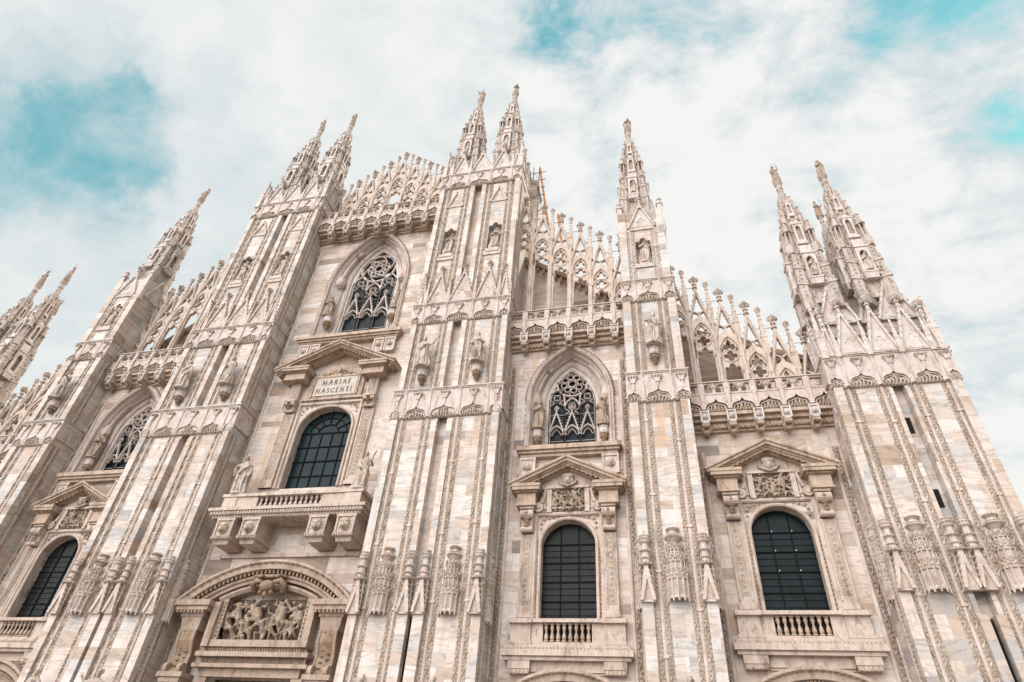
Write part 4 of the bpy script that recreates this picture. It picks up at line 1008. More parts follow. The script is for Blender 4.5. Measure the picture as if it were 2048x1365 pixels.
def parapet(k, cx, p, n, zr, yf):
    """balcony rail with pierced panels, ogee frieze and consoles; n consoles centred on cx"""
    x0, x1, _ = BAYS[k]; x0 += .1; x1 -= .1
    xs = [cx + (i - (n-1)/2)*p for i in range(n)]
    mb = MB(); mb.mi = 0
    edges = [xs[0] - p] + xs + [xs[-1] + p]
    zb = zr - 1.9
    path = [(x1, zr - .80), (x0, zr - .80), (x0, zb)]
    ogs = []
    for a, b in zip(edges[:-1], edges[1:]):
        og = [q for q in ogee((a+b)/2, (b-a)/2 - .09, zb + .12, .70) if x0 < q[0] < x1]
        if not og: continue
        l, r_ = max(a + .09, x0 + .005), min(b - .09, x1 - .005)
        if r_ - l < .1: continue
        if l > x0 + .01: path.append((l, zb))
        path += og
        if r_ < x1 - .01: path.append((r_, zb))
        ogs.append(((a+b)/2, (b-a)/2 - .09, og))
    path.append((x1, zb))
    clean = [path[0]]
    for q in path[1:]:
        if math.hypot(q[0]-clean[-1][0], q[1]-clean[-1][1]) > .004: clean.append(q)
    mb.plate(clean, yf, yf + .22)
    for cx_, w, og in ogs:
        mb.mi = 0
        if len(og) > 3:
            mb.sweep(og, [(-.02, yf + .02), (-.02, yf - .08), (.07, yf - .08), (.09, yf + .02)]); mb.sweep(og, [(-.13, yf + .08), (-.13, yf + .02), (-.08, yf + .02), (-.08, yf + .08)])
        mb.mi = 1
        for i in range(-3, 4):
            x = cx_ + i*w*.27
            if x0 < x < x1:
                hh = .18 + .34*(1 - abs(i)/3.2); mb.tube([(x, yf + .16, zb + .05), (x + (.06 if i < 0 else -.06), yf + .06, zb + .08 + hh*.6), (x*.8 + cx_*.2, yf + .1, zb + .1 + hh)], [.03, .05, .02], 5); mb.blob((x, yf + .08, zb + .12), (.08, .07, .07))
    mb.mi = 2; mb.box(x0, x1, yf + .20, yf + .26, zb + .02, zr - .8)
    mb.mi = 0
    # pierced rail
    mb.box(x0, x1, yf - .03, yf + .2, zr - .82, zr - .72); mb.box(x0, x1, yf + .0, yf + .2, zr - .16, zr - .06); mb.box(x0, x1, yf - .10, yf + .25, zr - .06, zr)
    for x in edges:
        if x0 + .1 < x < x1 - .1: mb.box(x - .17, x + .17, yf - .05, yf + .22, zr - .78, zr - .055); mb.box(x - .10, x + .10, yf - .09, yf - .05, zr - .78, zr - .1); mb.frus(x - .06, x + .06, yf - .1, yf, zb + .1, zr - .8, -.04, 0)
    for cx_, w, og in ogs:
        if x0 + .3 < cx_ < x1 - .3:
            mb.lathe([(.15, -.76), (.10, -.60), (.13, -.45), (.2, -.30), (.12, -.18)], cx_, yf + .1, zr, 8)
            for s in (-1, 1): mb.blob((cx_ + s*.19, yf - .02, zr - .25), (.12, .12, .12)); mb.blob((cx_ + s*.30, yf, zr - .38), (.08, .08, .08)); mb.blob((cx_ + s*.10, yf - .06, zr - .40), (.07, .07, .09))
    # stepped underside between consoles
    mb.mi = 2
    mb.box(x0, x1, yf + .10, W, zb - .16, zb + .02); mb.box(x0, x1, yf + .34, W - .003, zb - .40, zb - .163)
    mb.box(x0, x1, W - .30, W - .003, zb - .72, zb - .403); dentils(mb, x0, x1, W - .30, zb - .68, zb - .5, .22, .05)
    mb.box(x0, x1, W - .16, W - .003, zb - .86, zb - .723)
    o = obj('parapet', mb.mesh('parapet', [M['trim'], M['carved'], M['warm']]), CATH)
    for x in xs: obj('bracket', CONS, o, (x, yf + .62, zb + .06), (.84, 1, .92))
    return o

def arcade(k, gx, p, ztop, zr, y):
    """gx: gable centres; ztop(x) = height of the flower tips"""
    x0, x1, _ = BAYS[k]
    mb = MB(); G = []
    xs = [x for x in gx]
    for i, x in enumerate(xs):
        for s in (-1, 1):
            px = x + s*p/2
            if not (x0 - .1 < px < x1 + .1): continue
            if s == -1 and i > 0: continue
            zt_ = max(ztop(q) for q in (px - p/2, px + p/2)) - 3.96 - 2.6
            mb.box(px - .21, px + .21, y - .10, y + .12, zr - .9, zt_ + .02)
            mb.lathe([(.11, 0), (.11, zt_ - zr + 3.2)], px, y - .12, zr - .9, 6, math.pi, 2*math.pi)
            mb.box(px - .28, px + .28, y - .16, y + .14, zr - .9, zr - .55)
    o = obj('gable_arcade', mb.mesh('gable_arcade', M['tracery']), CATH)
    me = GAB[k]
    for i, x in enumerate(xs):
        if x0 - .75 < x < x1 + .75: obj('gable', me, o, (x, y, ztop(x) - 3.96))
    for i, x in enumerate(xs[:-1] + [xs[-1]]):
        px = x + p/2
        if i == len(xs) - 1: continue
        obj('pinnacle', PINN, o, (px, y, (ztop(x) + ztop(x + p))/2 - 3.08 + .12))
    # tie rods between finials
    for a, b in zip(xs[:-1], xs[1:]):
        mb = MB(); lo = min(ztop(a), ztop(b)) - .95; mb.tube([(a, y, lo), (b, y, lo)], .018, 4)
        obj('tie_rod', mb.mesh('tie_rod', M['iron']), o)
    return o
GAB = {'c': gable_mesh(1.37), 'm': gable_mesh(1.42), 'o': gable_mesh(1.37)}
parapet('c', 0, 1.37, 7, 42.35, .75)
p1 = parapet('m', 15.79, 1.43, 5, 28.85, .95); dup(p1, CATH, (-1, 1, 1))
p2 = parapet('o', 25.88, 1.355, 5, 22.1, .95); dup(p2, CATH, (-1, 1, 1))
arcade('c', [1.37*i for i in range(-4, 5)], 1.37, lambda x: 52.0 - .80*abs(x), 42.35, 2.15)
a1 = arcade('m', [16.45 + 1.42*i for i in range(-3, 3)], 1.42, lambda x: 38.32 - .93*(x - 16.45), 28.85, 2.0); dup(a1, CATH, (-1, 1, 1))
a2 = arcade('o', [23.85 + 1.37*i for i in range(-1, 5)], 1.37, lambda x: 31.29 - .95*(x - 23.85), 22.1, 2.0); dup(a2, CATH, (-1, 1, 1))

# ------------------------------------------------------------------ gothic windows
def gothic(k):
    g = gothic_dims(k); cx = g['cx']; s = g['wi']/1.40; mb = MB()
    rim = [(cx - g['wo'], g['z0'])] + parch(cx, g['wo'], g['so'], g['ao'], 14) + [(cx + g['wo'], g['z0'])]
    mb.mi = 0
    mb.sweep(rim, [(-.02, W + .3), (-.02, W - .16), (.06, W - .22), (.14, W - .12), (.22, W - .18), (.28, W - .02), (.28, W + .02)])
    mb.mi = 1                                       # crockets along the outer edge
    arc = parch(cx, g['wo'] + .30, g['so'], g['ao'] + .36, 22)
    for x, z in arc[::1]: mb.blob((x, W - .10, z), (.085, .09, .085))
    for i in range(int((g['so'] - g['z0'])/.4)):
        for q in (-1, 1): mb.blob((cx + q*(g['wo'] + .27), W - .08, g['z0'] + .3 + i*.4), (.07, .08, .11))
    mb.mi = 0
    # ribs and hoods in the splay
    for t, r_ in ((.33, .07), (.62, .10), (.82, .07)):
        wo = g['wo'] + (g['wi'] + .55 - g['wo'])*t; so_ = g['so'] + (g['si'] + .1 - g['so'])*t; ao = g['ao'] + (g['ai'] + .65 - g['ao'])*t
        pth = parch(cx, wo, so_, ao, 14); zlow = g['z0'] if t > .7 else so_
        p3 = [(cx - wo, W + .78*t, zlow)] + [(x, W + .78*t, z) for x, z in pth] + [(cx + wo, W + .78*t, zlow)]
        if t == .62:
            n = len(p3); mb.tube(p3[1:n//2 - 4], [.24*s if i < 2 else .15*s for i in range(len(p3[1:n//2-4]))], 8); mb.tube(p3[n//2 + 5:-1], [.15*s if i > 1 else .15*s for i in range(len(p3[n//2+5:-1]))], 8)
            for p in (p3[1], p3[-2]): mb.lathe([(.10*s, -.35*s), (.30*s, -.2*s), (.34*s, 0), (.28*s, .3*s), (.2*s, .6*s)], p[0], p[1] - .02, p[2], 8)
        else: mb.tube(p3, r_, 6)
    wj = g['wi'] + .30
    mb.sweep([(cx - wj, g['z0'])] + parch(cx, wj, g['si'] + .05, g['ai'] + .36, 14) + [(cx + wj, g['z0'])], [(-.12, W + 1.0), (-.12, W + .80), (0, W + .70), (.12, W + .72), (.16, W + .9)])
    o = obj('gothic_window', mb.mesh('gothic_window', [M['trim'], M['carved']]), CATH)
    # glass
    mb = MB(); wg = g['wi'] + .1
    mb.plate([(cx + wg, g['z0'])] + list(reversed(parch(cx, wg, g['si'], g['ai'] + .1, 10))) + [(cx - wg, g['z0'])], W + 1.20, W + 1.24)
    obj('glass', mb.mesh('glass', M['glass_navy']), o)
    mb = MB()
    for i in range(1, 6):
        z = g['z0'] + (g['ai'] - g['z0'])*.148*i + .2; w_ = g['wi']
        if z < g['si'] + .3: mb.box(cx - w_, cx + w_, W + 1.14, W + 1.17, z - .022, z + .022)
    obj('saddle_bar', mb.mesh('saddle_bar', M['bar']), o)
    # tracery
    mb = MB(); y0, y1 = W + .96, W + 1.10; wi = g['wi']; b = .050*s
    L = wi*2/3; H = g['ai'] - g['z0']
    rr = (.78 if k == 'c' else .66)*wi; rz = g['ai'] - rr - (.50 if k == 'c' else .10)*s
    def br(path, w=b, closed=False): mb.bar(path, w, y0, y1, closed)
    br([(cx - wi, g['z0'])] + parch(cx, wi, g['si'], g['ai'], 12) + [(cx + wi, g['z0'])], b*1.6)
    br(circle(cx, rz, rr, 28), b*1.25, True)
    if k == 'c':                                    # whirling rose
        br(circle(cx, rz, rr*.24, 14), b*.9, True)
        for j in range(6):
            a = 2*math.pi*j/6; br(circle(cx + rr*.47*math.cos(a), rz + rr*.47*math.sin(a), rr*.145, 10), b*.8, True)
            arc_ = [(cx + rr*(.40 + .60*t)*math.cos(a + .45 + 1.15*t), rz + rr*(.40 + .60*t)*math.sin(a + .45 + 1.15*t)) for t in [i/8 for i in range(9)]]
            br(arc_, b*.85)
            br([(cx + rr*.64*math.cos(a + u), rz + rr*.64*math.sin(a + u)) for u in (-.45, -.22, 0, .22, .45, .75)], b*.7)
    else:                                           # flower of rings
        br(circle(cx, rz, rr*.27, 12), b*.9, True)
        for j in range(8):
            a = 2*math.pi*j/8 + .2; br(circle(cx + rr*.56*math.cos(a), rz + rr*.56*math.sin(a), rr*.205, 10), b*.6, True)
            a += math.pi/8; br([(cx + rr*.74*math.cos(a), rz + rr*.74*math.sin(a)), (cx + rr*math.cos(a), rz + rr*math.sin(a))], b*.6)
    zc = rz - rr - .02*s
    for j in (-1, 0, 1):
        lx = cx + j*L; la = zc - .12*s if j == 0 else zc + .55*s
        ls = la - .75*s
        br([(lx - L/2, g['z0'])] + parch(lx, L/2, ls, la, 8) + [(lx + L/2, g['z0'])], b)
        br(foil(lx, ls + .14*s, .24*s, 4, math.pi/4, 5), b*.42, True)
        for q in (-1, 1): br([(lx + q*L/2, ls), (lx + q*L*.30, ls - .10*s), (lx + q*L*.16, ls - .25*s), (lx + q*L*.30, ls - .33*s), (lx + q*L/2, ls - .42*s)], b*.4)
        # gablet standing before the light
        gz = g['z0'] + H*(.285 if k == 'm' else .31); ga = gz + 1.22*s
        br(parch(lx, L/2 - b, gz - .28*s, gz + .35*s, 6), b*.9)
        for q in (-1, 1):
            mb.sweep([(lx + q*(L/2 - b), gz - .12*s), (lx, ga)] if q < 0 else [(lx, ga), (lx + q*(L/2 - b), gz - .12*s)], [(-.035*s, y0 + .05), (-.02*s, y0 - .10), (.03*s, y0 - .10), (.045*s, y0 + .05)])
            for i in range(6):
                t = (i + .7)/6.5; mb.blob((lx + q*((L/2 - b)*(1-t) + .07*s), y0 - .05, gz - .12*s + (ga - gz + .12*s)*t + .03), (.055*s, .06*s, .055*s))
            br([(lx + q*(L/2 - b), gz - .28*s), (lx + q*L*.26, gz - .26*s), (lx + q*L*.18, gz - .05*s), (lx, gz + .08*s)], b*.4)
        finial(mb, lx, y0 - .04, ga - .05, .66*s)
    obj('tracery', mb.mesh('tracery', M['white']), o)
    # side brackets for the flanking statues
    me = CORB
    for q in (-1, 1): obj('corbel', me, o, (cx + q*(g['wo'] - .42*s), W + .28, g['z0'] + (.35 if k == 'm' else 1.3)), (.80*s, .7*s, .95))
    # sill shelf on carved brackets
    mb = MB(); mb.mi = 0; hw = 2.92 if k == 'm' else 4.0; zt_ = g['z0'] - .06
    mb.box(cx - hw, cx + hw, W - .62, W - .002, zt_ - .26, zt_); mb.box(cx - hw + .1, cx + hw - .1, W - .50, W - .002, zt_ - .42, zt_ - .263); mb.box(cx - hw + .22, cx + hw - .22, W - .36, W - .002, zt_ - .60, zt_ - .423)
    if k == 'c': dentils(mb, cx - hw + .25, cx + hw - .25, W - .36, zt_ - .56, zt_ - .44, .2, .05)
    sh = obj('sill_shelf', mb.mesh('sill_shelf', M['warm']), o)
    bx = [-2.28, 2.28] if k == 'm' else [-3.3, -2.45, 2.45, 3.3]
    for x in bx:
        mb = MB(); mb.mi = 0; w_ = .40 if k == 'm' else .34; zt2 = zt_ - .605; hh = 1.15
        mb.box(cx + x - w_, cx + x + w_, W - .30, W - .002, zt2 - hh, zt2); mb.box(cx + x - w_ - .06, cx + x + w_ + .06, W - .36, W - .002, zt2 - .14, zt2 - .003)
        for q in (-1, 1): mb.box(cx + x + q*w_ - .05, cx + x + q*w_ + .05, W - .36, W - .302, zt2 - hh, zt2 - .145)
        mb.mi = 1; head_mask(mb, cx + x, W - .36, zt2 - .60, 1.0 if k == 'm' else .8)
        obj('bracket', mb.mesh('bracket', [M['trim'], M['carved']]), o)
    return o
gothic('c'); gm = gothic('m'); dup(gm, CATH, (-1, 1, 1))

# ------------------------------------------------------------------ classical windows with pediments
BAL = baluster_mesh(.80); BALD = baluster_mesh(.80, M['warm'])
def pediment(mb, cx, hw, zt, za, yf, blk0, blk1, bz0, bz1, proj=.0):
    """open pediment: two raking cornices over two entablature blocks"""
    for s in (-1, 1):
        p = [(cx + s*hw, zt), (cx, za)]; p = p if s < 0 else p[::-1]
        mb.mi = 0
        mb.sweep(p, [(.0, W - .002), (.0, yf), (-.10, yf), (-.16, yf + .10), (-.26, yf + .12), (-.26, yf + .24), (-.34, yf + .30), (-.34, W - .002)])
        p2 = [(cx + s*(hw - .35), zt - .17), (cx, za - .36)]; p2 = p2 if s < 0 else p2[::-1]
        mb.sweep(p2, [(.0, W - .004), (.0, yf + .36), (-.13, yf + .38), (-.13, yf + .58), (-.20, yf + .58), (-.22, W - .004)])
        mb.mi = 1
        n = int(hw/.26)
        for i in range(n):
            t = (i + .5)/n; x = cx + s*(hw - .3)*(1 - t); z = zt - .36 + (za - zt)*t
            mb.box(x - .06, x + .06, yf + .30, yf + .44, z - .16, z - .02)
        mb.mi = 0
        a, b = cx + s*blk0, cx + s*blk1; a, b = min(a, b), max(a, b)
        mb.box(a - .12, b + .12, yf + .05, W - .002, bz1 - .16, bz1); mb.box(a - .10, b + .10, yf + .09, W - .002, bz1 - .34, bz1 - .163); mb.box(a + .06, b - .06, yf + .24, W - .002, bz1 - .44, bz1 - .343)
        mb.box(a + .16, b - .16, yf + .36, W - .002, bz0, bz1 - .443); mb.mi = 1; dentils(mb, a + .08, b - .08, yf + .24, bz1 - .43, bz1 - .35, .15, .05); mb.mi = 0
        mb.box(a + .12, b - .12, yf + .30, W - .002, bz0 - .09, bz0 - .003)

def console_scroll(mb, x, z0, z1, w, y):
    """carved S-scroll bracket under an entablature block"""
    h = z1 - z0; mb.mi = 0
    mb.box(x - w, x + w, y + .10, W - .002, z0 + .1, z1); mb.box(x - w*1.12, x + w*1.12, y - .16, W - .004, z1 - .12, z1 - .003)
    mb.tube([(x - w*1.05, y - .02, z1 - h*.28), (x + w*1.05, y - .02, z1 - h*.28)], h*.17, 10); mb.tube([(x - w*.95, y + .08, z0 + h*.14), (x + w*.95, y + .08, z0 + h*.14)], h*.11, 10)
    mb.mi = 1
    for i in range(5): mb.blob((x, y - .16 + .03*i, z1 - h*(.22 + .13*i)), (w*.55, .10, h*.09))
    mb.lathe([(.12, 0), (.10, .05), (.04, .08)], x, y - .18, z1 - h*.30, 8)
    for s in (-1, 1): mb.tube([(x + s*w*1.0, y - .06, z1 - h*.1), (x + s*w*1.0, y - .08, z0 + h*.2)], .035, 5)

def fluted(mb, x, w, z0, z1, y):
    mb.mi = 0; mb.box(x - w, x + w, y, W - .002, z0, z1); mb.box(x - w*1.1, x + w*1.1, y - .06, W - .003, z0, z0 + .22); mb.box(x - w*.94, x + w*.94, y - .035, y, z0 + .22, z0 + .34)
    for s in (-1, 1): mb.box(x + s*w*.82 - .045, x + s*w*.82 + .045, y - .045, y, z0 + .35, z1)
    mb.mi = 1
    for i in range(-2, 3): mb.box(x + i*w*.27 - .028, x + i*w*.27 + .028, y - .03, y, z0 + .6, z1 - .1)
    for i in range(int((z1 - z0 - .8)/.26)): mb.blob((x, y - .02, z0 + .75 + i*.26), (w*.42, .05, .10))

def classic(k):
    d = win_dims(k); cx, w = d['cx'], d['w']; z0 = d['z0']; dz = z0 - 9.9
    mb = MB(); zt = d['zs'] + d['h']
    # arch moulding and square frame with carved spandrels
    mb.mi = 0
    arch = [(cx - w, z0)] + rarch(cx, w, d['zs'], d['h'], 18) + [(cx + w, z0)]
    mb.sweep(arch, [(-.012, W + .3), (-.012, W - .10), (.05, W - .15), (.12, W - .15), (.16, W - .08), (.16, W + .02)])
    fw_ = .38; ft = zt + .36
    fr = [(cx - w - fw_, z0), (cx - w - fw_, ft), (cx + w + fw_, ft), (cx + w + fw_, z0)]
    mb.sweep(fr, [(-.16, W), (-.16, W - .09), (-.10, W - .16), (.02, W - .16), (.05, W - .09), (.05, W)])
    mb.mi = 1
    for s in (-1, 1):
        for (a, b, r_) in ((.92, .12, .14), (1.0, .34, .09), (.74, .16, .09), (1.02, -.12, .10), (.58, .2, .06), (1.03, -.4, .07)): mb.blob((cx + s*w*a, W - .05, zt + b - .06), (r_, .10, r_))
        for i in range(int((d['zs'] - z0)/.2)):
            mb.blob((cx + s*(w + .20), W - .06, z0 + .15 + i*.2), (.05, .06, .07))
    for i in range(int(2*(w + .4)/.16)): mb.blob((cx - w - .35 + i*.16, W - .14, ft + .13), (.055, .07, .055))
    mb.mi = 0; mb.box(cx - w - .42, cx + w + .42, W - .2, W - .003, ft + .20, ft + .30)
    big = (k == 'c')
    pw = .33 if not big else .42; px = w + (.73 if not big else .95)
    for s in (-1, 1): fluted(mb, cx + s*px, pw, z0 + .05, (14.0 + dz) if not big else 22.6, W - .14)
    o = obj('window', mb.mesh('window', [M['frame'], M['carved']]), CATH)
    # glass with its bars
    mb = MB(); mb.plate([(cx + w + .05, z0)] + [(2*cx - x, z) for x, z in rarch(cx, w + .05, d['zs'], d['h'] + .05, 18)] + [(cx - w - .05, z0)], W + .52, W + .56)
    gl = obj('glass', mb.mesh('glass', M[{'c': 'glass_teal', 'm': 'glass_dark', 'o': 'glass_green'}[k]]), o)
    mb = MB(); cols = 5 if big else 3; rows = 4
    zs = d['zs'] if big else d['zs'] + .2
    for i in range(1, cols):
        x = cx - w + 2*w*i/cols; t = (x - cx)/w; top = (zs if big else d['zs'] + d['h']*math.sqrt(max(0, 1 - t*t)))
        mb.box(x - .026, x + .026, W + .46, W + .515, z0, top)
    for j in range(0, rows + 1):
        z = z0 + (zs - z0)*j/rows; mb.box(cx - w, cx + w, W + .45, W + .518, z - .026, z + .026)
    if big:
        for i in range(1, 6):
            a = math.pi*i/6; mb.tube([(cx + .7*math.cos(a), W + .48, zs + .6*math.sin(a)), (cx + w*math.cos(a), W + .48, zs + d['h']*math.sin(a))], .035, 5)
        mb.tube([(cx + .72*math.cos(math.pi*i/10), W + .48, zs + .62*math.sin(math.pi*i/10)) for i in range(11)], .035, 5)
        mb.tube([(cx + 1.3*math.cos(math.pi*i/12), W + .48, zs + 1.12*math.sin(math.pi*i/12)) for i in range(13)], .03, 5)
    else:
        for j in range(rows):
            for q in (1/3, 2/3):
                z = z0 + (zs - z0)*(j + q)/rows; mb.box(cx - w, cx + w, W + .49, W + .517, z - .010, z + .010)
    obj('glazing_bar', mb.mesh('glazing_bar', M['iron']), o)
    if k == 'o':
        for i in range(1, cols):
            for j in (2, 3, 4):
                z = z0 + (zs - z0)*j/rows + .05; x = cx - w + 2*w*i/cols
                b_ = MB(); b_.ell((x + .07, W + .42, z), (.035, .03, .035), 6, 4); obj('stud', b_.mesh('stud', M['lamp']), o)
    # consoles + pediment
    for s in (-1, 1):
        mb = MB()
        if not big: console_scroll(mb, cx + s*px, 14.0 + dz, 15.35 + dz, .33, W - .42)
        else:
            console_scroll(mb, cx + s*px, 22.6, 23.5, .36, W - .40); mb.mi = 0; mb.box(cx + s*px - .34, cx + s*px + .34, W - .36, W - .003, 23.5, 24.95)
            for i in range(-2, 3): mb.box(cx + s*px + i*.12 - .03, cx + s*px + i*.12 + .03, W - .40, W - .36, 23.6, 24.9)
        obj('console', mb.mesh('console', [M['frame'], M['dark_brown']]), o)
    mb = MB()
    if not big: pediment(mb, cx, 3.14, 16.55 + dz, 18.05 + dz, W - 1.0, 1.5, 2.8, 15.35 + dz + .1, 16.5 + dz)
    else: pediment(mb, cx, 4.45, 25.75, 27.85, W - 1.2, 1.95, 3.75, 24.98, 25.85)
    obj('pediment', mb.mesh('pediment', [M['warm'], M['dark_brown']]), o)
    # what stands inside the pediment
    if not big:
        zb = 15.15 + dz
        mb = MB(); mb.mi = 0
        mb.box(cx - 1.12, cx + 1.12, W - .12, W - .002, zb - .05, zb + 1.75)
        mb.plate([(cx - 2.2, zb + 1.3), (cx + 2.2, zb + 1.3), (cx, zb + 2.4)], W - .16, W - .004)
        for s in (-1, 1):
            mb.box(cx + s*1.0 - .13, cx + s*1.0 + .13, W - .24, W - .12, zb - .02, zb + 1.35); mb.box(cx + s*1.28 - .10, cx + s*1.28 + .10, W - .16, W - .003, zb - .02, zb + 1.1)
            mb.tube([(cx + s*1.55, W - .30, zb + .26), (cx + s*1.55, W - .02, zb + .26)], .26, 12); mb.tube([(cx + s*1.40, W - .2, zb + .5), (cx + s*1.30, W - .2, zb + .8), (cx + s*1.2, W - .2, zb + 1.25)], [.13, .10, .08], 6)
            mb.tube([(cx + s*1.55, W - .34, zb + .26), (cx + s*1.55, W - .28, zb + .26)], .12, 8)
        mb.box(cx - 1.15, cx + 1.15, W - .30, W - .004, zb + 1.28, zb + 1.42)
        obj('attic_frame', mb.mesh('attic_frame', M['frame']), o)
        mb = MB(); head_mask(mb, cx, W - .40, zb + 1.62, 1.25); mb.box(cx - .3, cx + .3, W - .42, W - .1, zb + 1.85, zb + 2.05); mb.tube([(cx - .5, W - .2, zb + 1.7), (cx - .28, W - .4, zb + 1.45), (cx, W - .42, zb + 1.34), (cx + .28, W - .4, zb + 1.45), (cx + .5, W - .2, zb + 1.7)], .07, 6)
        obj('cherub_head', mb.mesh('cherub_head', M['carved'], True), o)
        rm = relief_mesh(1.74, 1.22, 8, 3 if k == 'm' else 5, 'relief', .02)
        ro = obj('relief', rm, o, (cx, W - .10, zb + .03)); mb = MB(); mb.box(cx - .86, cx + .86, W - .13, W - .118, zb, zb + 1.28); obj('relief_ground', mb.mesh('relief_ground', M['relief_back']), o)
    # balustrade below the window
    zs_ = z0 - .06
    if not big:
        mb = MB(); mb.mi = 0
        mb.box(cx - 2.72, cx + 2.72, W - .42, W - .002, zs_ - .16, zs_)
        for s in (-1, 1):
            a = cx + s*2.18; mb.box(a - .48, a + .48, W - .30, W - .002, zs_ - .98, zs_ - .163); mb.box(a - .55, a + .55, W - .50, W - .004, zs_ - .20, zs_ + .004); mb.box(a - .54, a + .54, W - .38, W - .004, zs_ - 1.10, zs_ - .983)
            b = cx + s*1.42; mb.box(b - .28, b + .28, W - .20, W - .002, zs_ - .98, zs_ - .166)
        mb.box(cx - 1.7, cx + 1.7, W - .26, W - .002, zs_ - 1.12, zs_ - .983); mb.mi = 2; mb.box(cx - 1.14, cx + 1.14, W - .02, W - .001, zs_ - .98, zs_ - .166); mb.mi = 0  # black sheet on the wall paints the shade behind the balusters
        mb.box(cx - 2.98, cx + 2.98, W - .62, W - .002, zs_ - 1.62, zs_ - 1.36); mb.box(cx - 2.86, cx + 2.86, W - .48, W - .003, zs_ - 1.78, zs_ - 1.623)
        mb.mi = 1; dentils(mb, cx - 2.9, cx + 2.9, W - .46, zs_ - 1.35, zs_ - 1.24, .17, .06); mb.mi = 0
        mb.box(cx - 2.84, cx + 2.84, W - .42, W - .004, zs_ - 1.36, zs_ - 1.123)
        for s in (-1, 1):
            a = cx + s*2.16; mb.box(a - .50, a + .50, W - .44, W - .004, zs_ - 2.12, zs_ - 1.783); mb.frus(a - .44, a + .44, W - .36, W - .004, zs_ - 2.32, zs_ - 2.123, -.05, -.04); mb.mi = 1; dentils(mb, a - .44, a + .44, W - .36, zs_ - 2.3, zs_ - 2.15, .16, .06); mb.mi = 0
        mb.box(cx - 1.66, cx + 1.66, W - .18, W - .005, zs_ - 2.2, zs_ - 1.783); mb.box(cx - 1.66, cx + 1.66, W - .10, W - .006, zs_ - 2.3, zs_ - 2.203)
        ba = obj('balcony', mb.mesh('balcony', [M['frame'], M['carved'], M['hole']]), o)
        for i in range(8): obj('baluster', BALD, o, (cx - .98 + i*.28, W - .16, zs_ - .97), (1.05, 1.05, 1.0))
    return o
CW = classic('c'); CM = classic('m'); CO = classic('o')
for q in (CM, CO): dup(q, CATH, (-1, 1, 1))

# inscription under the central pediment
mb = MB(); mb.mi = 0
mb.plate([(-2.0, 23.72), (2.0, 23.72), (2.0, 25.35), (1.55, 25.75), (0, 26.45), (-1.55, 25.75), (-2.0, 25.35)], W - .14, W - .002)
mb.sweep([(-1.68, 23.8), (-1.68, 25.42), (1.68, 25.42), (1.68, 23.8)], [(-.12, W - .13), (-.10, W - .24), (.02, W - .24), (.05, W - .13)])
mb.mi = 1
for i in range(-5, 6):
    x = i*.23; hh = 25.55 + .5*(1 - abs(i)/5.5)
    mb.blob((x, W - .16, 25.62 + .12*(5 - abs(i))/5), (.10, .09, .12)); mb.blob((x*.7, W - .17, hh), (.08, .08, .09))
mb.ell((0, W - .18, 25.86), (.17, .12, .17))
for s in (-1, 1):
    for i in range(7): mb.blob((s*1.60, W - .17, 23.95 + i*.22), (.05, .06, .07))
ins = obj('inscription_panel', mb.mesh('inscription_panel', [M['warm'], M['carved']]), CATH)
PLQ = MB(); PLQ.box(-1.52, 1.52, W - .20, W - .142, 23.86, 25.34); PLQ.mi = 1
